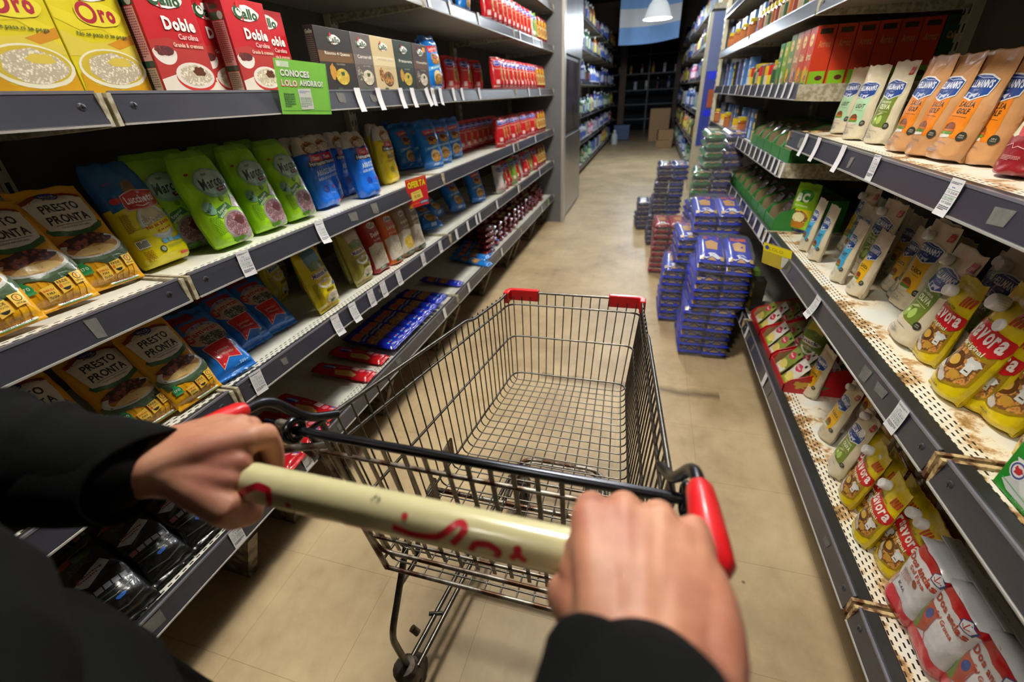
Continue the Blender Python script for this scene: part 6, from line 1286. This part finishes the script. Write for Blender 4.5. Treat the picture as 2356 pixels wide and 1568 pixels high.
def floor_bottle():
    root = empty('detergent_bottle', (-.90, 12.9, 0)); tag(root, 'white plastic bottle standing on the floor by the far left shelves', 'bottle')
    B().lathe([(0, 0), (.075, 0), (.08, .02), (.08, .20), (.06, .25), (.03, .28), (.03, .30)], M('white_plastic', 'c8ccd4', .35), 18).build('body', root); B().lathe([(.034, .30), (.034, .34), (0, .345)], M('lid_d8dce0', 'd8dce0', .3), 14).build('cap', root)
floor_bottle()
def bucket():
    root = empty('blue_crate', (-.78, 14.0, 0)); tag(root, 'blue crate at the far end of the left shelves', 'crate'); bl = M('blue_plastic', '2c4a78', .4)
    b = B(); b.box(-.2, -.16, .02, .2, .16, .05, bl)
    for sx in (-1, 1): b.box(sx*.2-.008, -.16, .03, sx*.2+.008, .16, .38, bl)
    for sy in (-1, 1): b.box(-.2, sy*.16-.008, .03, .2, sy*.16+.008, .38, bl)
    b.build('crate_body', root); B().box(-.215, -.175, .36, .215, .175, .39, M('blue_rim', '3c5a88', .4)).build('rim', root)
bucket()
def door_frame():
    for nm, x0, x1, z0, z1 in (('trim_1', -.98, -.80, 0, 2.6), ('trim_2', .52, .66, 0, 2.6), ('trim_3', -3.0, 2.8, 2.6, ZC)):
        slab(nm, x0, 14.75, z0, x1, 14.85, z1, M('dark_brown_wood', '3c2c20', .6, var=.3, vs=8, stretch=(1, 1, .1)))
door_frame()
def flag():
    root = empty('flag', (-.20, 11.0, 2.95)); tag(root, 'large light blue and white flag hanging across the end of the aisle', 'flag'); b = B()
    n, mz = 24, 18; x0, x1 = -.60, .56; H = .90
    cl = M('flag_blue_cloth', '6a90c0', .85, var=.12, vs=6, bump=.2, bs=90); wh = M('flag_white_cloth', 'b4b8bc', .85, var=.1, vs=6, bump=.2, bs=90)
    def S(u, v): return (x0+(x1-x0)*u, math.sin(u*9+v*2)*.02+math.sin(u*21)*.006, -H*v-.035*math.sin(PI*u)+.05*u*v)
    for j in range(mz):
        mt = wh if 6 <= j < 12 else cl
        vs = [S(i/n, jj/mz) for jj in (j, j+1) for i in range(n+1)]; b.add(vs, [(i, i+1, n+2+i, n+1+i) for i in range(n)], mt, True)
    b.build('cloth', root)
    s = B(); c = S(.47, .5); gd = M('flag_sun_gold', 'b09a3c', .8); s.lathe([(0, -.008), (.05, -.008)], gd, 18, (c[0], c[1]-.01, c[2]), axis='y')
    for k in range(16):
        a = 2*PI*k/16; p = (c[0]+math.cos(a)*.085, c[1]-.018, c[2]+math.sin(a)*.085); q = [(c[0]+math.cos(a+d)*.052, c[1]-.018, c[2]+math.sin(a+d)*.052) for d in (-.1, .1)]; s.add([p, q[0], q[1]], [(0, 1, 2)], gd)
    s.build('sun_emblem', root)
    B().tube([(x0-.05, 0, .01), (x1+.05, 0, .01)], .01, M('dark_rod', '2c2c2c', .5), 8).build('rod', root)
flag()

# ---------------------------------------------------------------- the shopper
def cap_chain(b, pts, m, n=14):
    """tapered rounded tube through (x,y,z,r)"""
    P = [Vector(p[:3]) for p in pts]; R = [p[3] for p in pts]; ap, ar = [], []
    d = (P[0]-P[1]).normalized()
    for k in (0, 1, 2): a = PI/2*k/3; ap.append(P[0]+d*R[0]*math.cos(a)); ar.append(max(R[0]*math.sin(a), R[0]*.05))
    for p, r in zip(P, R): ap.append(p); ar.append(r)
    d = (P[-1]-P[-2]).normalized()
    for k in (2, 1, 0): a = PI/2*k/3; ap.append(P[-1]+d*R[-1]*math.cos(a)); ar.append(max(R[-1]*math.sin(a), R[-1]*.05))
    b.tube(ap, ar, m, n)
def blob(b, c, r, m, rot=0, tilt=0, roll=0):
    vs = []; N, K = 16, 10; q = Matrix.Rotation(rot, 3, 'Z') @ Matrix.Rotation(tilt, 3, 'X') @ Matrix.Rotation(roll, 3, 'Y')
    for j in range(K+1):
        ph = PI*j/K
        for i in range(N):
            a = 2*PI*i/N; vs.append(Vector(c)+q @ Vector((math.sin(ph)*math.cos(a)*r[0], math.sin(ph)*math.sin(a)*r[1], math.cos(ph)*r[2])))
    b.add(vs, [(j*N+i, (j+1)*N+i, (j+1)*N+(i+1) % N, j*N+(i+1) % N) for j in range(K) for i in range(N)], m, True)
def skin_mat():
    m = bpy.data.materials.new('skin'); m.use_nodes = True; nt = m.node_tree; b = nt.nodes['Principled BSDF']; tc = node(nt, 'ShaderNodeTexCoord')
    n = node(nt, 'ShaderNodeTexNoise'); n.inputs['Scale'].default_value = 22; n.inputs['Detail'].default_value = 6; nt.links.new(tc.outputs['Object'], n.inputs['Vector'])
    r = node(nt, 'ShaderNodeValToRGB'); e = r.color_ramp.elements; e[0].position = .32; e[0].color = lin('a86a56'); e[1].position = .66; e[1].color = lin('c68f72')
    nt.links.new(n.outputs['Fac'], r.inputs['Fac']); nt.links.new(r.outputs['Color'], b.inputs['Base Color']); b.inputs['Roughness'].default_value = .5
    b.inputs['Subsurface Weight'].default_value = .15; b.inputs['Subsurface Radius'].default_value = (.012, .004, .002); b.inputs['Subsurface Scale'].default_value = .6
    v = node(nt, 'ShaderNodeTexVoronoi'); v.inputs['Scale'].default_value = 900; nt.links.new(tc.outputs['Object'], v.inputs['Vector'])
    n2 = node(nt, 'ShaderNodeTexNoise'); n2.inputs['Scale'].default_value = 140; n2.inputs['Detail'].default_value = 4; nt.links.new(tc.outputs['Object'], n2.inputs['Vector'])
    ad = node(nt, 'ShaderNodeMath', operation='MULTIPLY_ADD'); ad.inputs[1].default_value = .4; nt.links.new(v.outputs['Distance'], ad.inputs[0]); nt.links.new(n2.outputs['Fac'], ad.inputs[2])
    k = node(nt, 'ShaderNodeBump'); k.inputs['Strength'].default_value = .22; k.inputs['Distance'].default_value = .0012; nt.links.new(ad.outputs[0], k.inputs['Height']); nt.links.new(k.outputs['Normal'], b.inputs['Normal'])
    return m
SK = skin_mat()
def remesh(o, vox, smooth=6):
    md = o.modifiers.new('remesh', 'REMESH'); md.mode = 'VOXEL'; md.voxel_size = vox; md.use_smooth_shade = True
    ms = o.modifiers.new('smooth', 'SMOOTH'); ms.factor = .5; ms.iterations = smooth
# hand frames: origin on the handle axis, a = along the knuckles (index -> little), f = away from the wrist, u = up
HY, HZ = .207, .950
def hand(b, ox, a, f, wrist, my, mz, py, u=Vector((0, 0, 1))):
    """a: unit vector along the bar from thumb side to little finger; f: away from the shopper; my, mz: knuckle row above the bar axis"""
    o = Vector((ox, HY, HZ)); Y = Vector((0, 1, 0))
    def W(i, y, z): return o+a*i+Y*y+u*z
    wr = Vector(wrist); mc = []
    spec = [(-.0365, -.004, -.001, .0122), (-.0125, .002, .0015, .0128), (.0125, .000, .0, .0122), (.0365, -.007, -.006, .0112)]
    for k, (i, y, z, r) in enumerate(spec):
        M0 = W(i, my+y, mz+z-r*.9); mc.append((M0, r))
        pip = W(i*1.0, py-(.002 if k in (0, 3) else 0), .006); dip = W(i*.98, .029, -.0250); tip = W(i*.94, .006, -.0325)
        b_ = wr+(M0-wr)*.10+a*(i*.42)-u*.002
        cap_chain(b, [(*b_, .0165), (*(b_*.5+M0*.5+u*.004), .0150), (*M0, r*1.10), (*((M0+pip)/2+Y*.006+u*.004), r*.98), (*pip, r*.93), (*((pip+dip)/2+Y*.003), r*.86), (*dip, r*.82), (*tip, r*.74)], SK)
        blob(b, M0+u*.0016+f*.001, (r*1.02, r*1.3, r*.95), SK)
    for (p, r), (q, r2) in zip(mc, mc[1:]):      # the back of the hand between the knuckles
        m_ = (p+q)/2; b_ = wr+(m_-wr)*.08+a*((m_-o).dot(a)*.42)
        cap_chain(b, [(*b_, .0165), (*(b_*.5+m_*.5+u*.003), .0155), (*(m_-f*.003+u*.001), .0128)], SK)
    cen = (wr+(mc[1][0]+mc[2][0])/2)/2; d = (mc[1][0]+mc[2][0])/2-wr; L = d.length; ang = math.atan2(d.x, d.y)
    blob(b, cen-u*.012, (.040, L*.60, .018), SK, -ang)
    blob(b, cen-u*.010+a*.038-f*.010, (.0205, L*.54, .022), SK, -ang)          # heel on the little finger side
    blob(b, cen-u*.016-a*.022-f*.004, (.0215, L*.46, .0215), SK, -ang)         # ball of the thumb
    t0 = wr+(mc[0][0]-wr)*.25-a*.012-u*.008; t1 = W(-.046, -.028, -.006); t2 = W(-.042, -.010, -.031); t3 = W(-.025, .012, -.036)
    wb = (mc[0][0]+t1)/2-f*.010; cap_chain(b, [(*(wr-u*.004), .0165), (*(wr*.5+wb*.5), .0165), (*wb, .0125)], SK)
    cap_chain(b, [(*(wr-u*.002), .0165), (*((mc[0][0]*.7+t1*.3)-f*.006), .0125)], SK)
    cap_chain(b, [(*t0, .0185), (*((t0+t1)/2-a*.002), .0175), (*t1, .0150), (*((t1+t2)/2-f*.005), .0132), (*t2, .0122), (*((t2+t3)/2), .0110), (*t3, .0098)], SK)
def shopper():
    root = empty('person', (-.40, -.05, 0)); tag(root, 'person in a black sweatshirt pushing the trolley with both hands', 'person')
    def off(o): o.parent = root; o.location = (.40, .05, 0); return o
    b = B()
    # arms run from the shoulders, under the sleeves, into the hands
    wR = (.022, .122, .985); eR = (.035, -.135, .99); sR = (-.215, -.13, 1.36)
    wL = (-.418, .166, .982); eL = (-.70, .085, 1.045); sL = (-.59, -.13, 1.36)
    cap_chain(b, [(*sR, .055), (*((Vector(sR)+Vector(eR))/2), .050), (*eR, .043), (*((Vector(wR)*.45+Vector(eR)*.55)), .039), (*wR, .0275)], SK)
    cap_chain(b, [(*sL, .055), (*((Vector(sL)+Vector(eL))/2), .050), (*eL, .043), (*((Vector(wL)*.45+Vector(eL)*.55)), .039), (*wL, .0275)], SK)
    hand(b, .020, Vector((1, 0, 0)), Vector((0, 1, 0)), wR, .010, .045, .035)
    hand(b, -.373, Vector((-1, 0, 0)), Vector((.3, .95, 0)).normalized(), wL, .028, .040, .041)
    # trunk, neck and head under the clothes
    blob(b, (-.40, -.13, 1.15), (.17, .10, .30), SK); blob(b, (-.40, -.13, 1.36), (.19, .09, .08), SK); cap_chain(b, [(-.40, -.14, 1.36, .055), (-.40, -.13, 1.47, .052)], SK)
    blob(b, (-.40, -.115, 1.575), (.074, .092, .115), SK); blob(b, (-.40, -.085, 1.525), (.055, .065, .055), SK); cap_chain(b, [(-.40, -.020, 1.585, .010), (-.40, -.012, 1.555, .014)], SK, 8)
    for sg in (-1, 1): blob(b, (-.40+sg*.074, -.125, 1.57), (.010, .018, .030), SK)
    blob(b, (-.40, -.12, .86), (.165, .105, .16), SK)
    for sg in (-1, 1): cap_chain(b, [(-.40+sg*.09, -.12, .84, .085), (-.40+sg*.10, -.10, .48, .058), (-.40+sg*.11, -.13, .09, .04)], SK)
    o = off(b.build('body')); remesh(o, .0021, 14)
    # knuckle creases, face
    fc = B()
    for sg in (-1, 1): blob(fc, (-.40+sg*.030, -.030, 1.585), (.012, .008, .008), M('eye_white', 'd8d4cc', .3)); blob(fc, (-.40+sg*.030, -.0235, 1.585), (.006, .004, .006), M('iris', '2c1c12', .2))
    off(fc.build('eyes')); mo = B(); blob(mo, (-.40, -.024, 1.528), (.024, .006, .006), M('lips', '9c5a50', .5)); off(mo.build('mouth'))
    hr = B(); hm = M('dark_hair', '1c1612', .6, var=.4, vs=120); blob(hr, (-.40, -.135, 1.605), (.083, .090, .100), hm); blob(hr, (-.40, -.155, 1.57), (.080, .075, .09), hm); off(hr.build('hair'))
    # sweatshirt
    SW = M('black_sweatshirt', '101112', .97, bump=.35, bs=700, spec=.12, var=.25, vs=14)
    def dirn(p, q, t): return Vector(p)*(1-t)+Vector(q)*t
    s = B()
    def sleeve(sh, el, wr, cuff_t, fold, q=1):
        pts = [(*sh, .088), (*dirn(sh, el, .5), .080), (*dirn(sh, el, .9), .074), (*el, .072), (*dirn(el, wr, .2), .069), (*dirn(el, wr, .5), .064), (*dirn(el, wr, .75), .056), (*dirn(el, wr, cuff_t-.02), .049)]
        pts = [(p[0], p[1], p[2], p[3]*q) for p in pts]
        cap_chain(s, pts, SW, 18)
        for k, (t, r, dz) in enumerate(fold):
            c = dirn(el, wr, t); d = (Vector(wr)-Vector(el)).normalized(); x = d.orthogonal().normalized(); y = d.cross(x)
            ring = [c+(x*math.cos(a)+y*math.sin(a))*r+d*dz*math.sin(a+k*1.3) for a in [2*PI*i/18 for i in range(18)]]
            s.tube(ring, .0065, SW, 8, closed=True)
    sleeve(sR, eR, wR, .92, [(.84, .050, .010), (.66, .053, .014), (.50, .058, .016)])
    sleeve(sL, eL, wL, .965, [(.80, .050, .012), (.60, .056, .016), (.40, .060, .02)], .92)
    for z, rx, ry, cy in ((.80, .208, .138, -.024), (.90, .204, .132, -.028), (1.02, .195, .126, -.036), (1.14, .188, .115, -.065), (1.28, .19, .105, -.11), (1.36, .19, .095, -.13)):
        blob(s, (-.40, cy, z), (rx, ry, .10), SW)
    cap_chain(s, [(-.60, -.13, 1.375, .075), (-.32, -.13, 1.375, .075)], SW)
    s.tube([(-.40+math.cos(a)*.068, -.125+math.sin(a)*.066, 1.435) for a in [2*PI*i/20 for i in range(20)]], .016, SW, 8, closed=True)
    o = off(s.build('sweatshirt')); remesh(o, .005, 4)
    # ribbed cuffs, open at the wrist
    for nm, el, wr, r0, fw in (('cuff', eR, wR, .0460, .0), ('cuff', eL, wL, .0430, .022)):
        d = (Vector(wr)-Vector(el)).normalized(); x = Vector((0, 0, 1)).cross(d).normalized(); y = d.cross(x); c = B(); vs = []; N = 40
        prof = [(-.055, 1.10), (-.03, 1.06), (-.012, 1.0), (-.002, .98), (.002, .93), (-.002, .88), (-.03, .86)]
        for t, k in prof:
            for i in range(N):
                a = 2*PI*i/N; rr = r0*k*(1+.012*(i % 2)); sl = .010*math.cos(a)+.006*math.sin(a*2)
                vs.append(Vector(wr)+d*(fw-.004)+d*(t+sl)+x*math.cos(a)*rr*1.12+y*math.sin(a)*rr*.86)
        c.add(vs, [(j*N+i, j*N+(i+1) % N, (j+1)*N+(i+1) % N, (j+1)*N+i) for j in range(len(prof)-1) for i in range(N)], SW, True)
        off(c.build(nm))
    TR = M('dark_trousers', '20242c', .9, bump=.3, bs=500)
    t = B(); blob(t, (-.40, -.11, .84), (.18, .125, .14), TR)
    for sg in (-1, 1): cap_chain(t, [(-.40+sg*.09, -.115, .82, .10), (-.40+sg*.10, -.10, .48, .075), (-.40+sg*.11, -.13, .09, .062)], TR)
    o = off(t.build('trousers')); remesh(o, .009, 3)
    for sg in (-1, 1):
        h = B(); x = -.40+sg*.115; sm = M('dark_shoe', '16181a', .5)
        blob(h, (x, -.05, .045), (.048, .13, .045), sm); blob(h, (x, -.12, .07), (.045, .06, .055), sm); h.box(x-.047, -.175, 0, x+.047, .08, .024, M('shoe_sole', 'b8b4ac', .6), bev=.01)
        off(h.build('shoe'))
shopper()
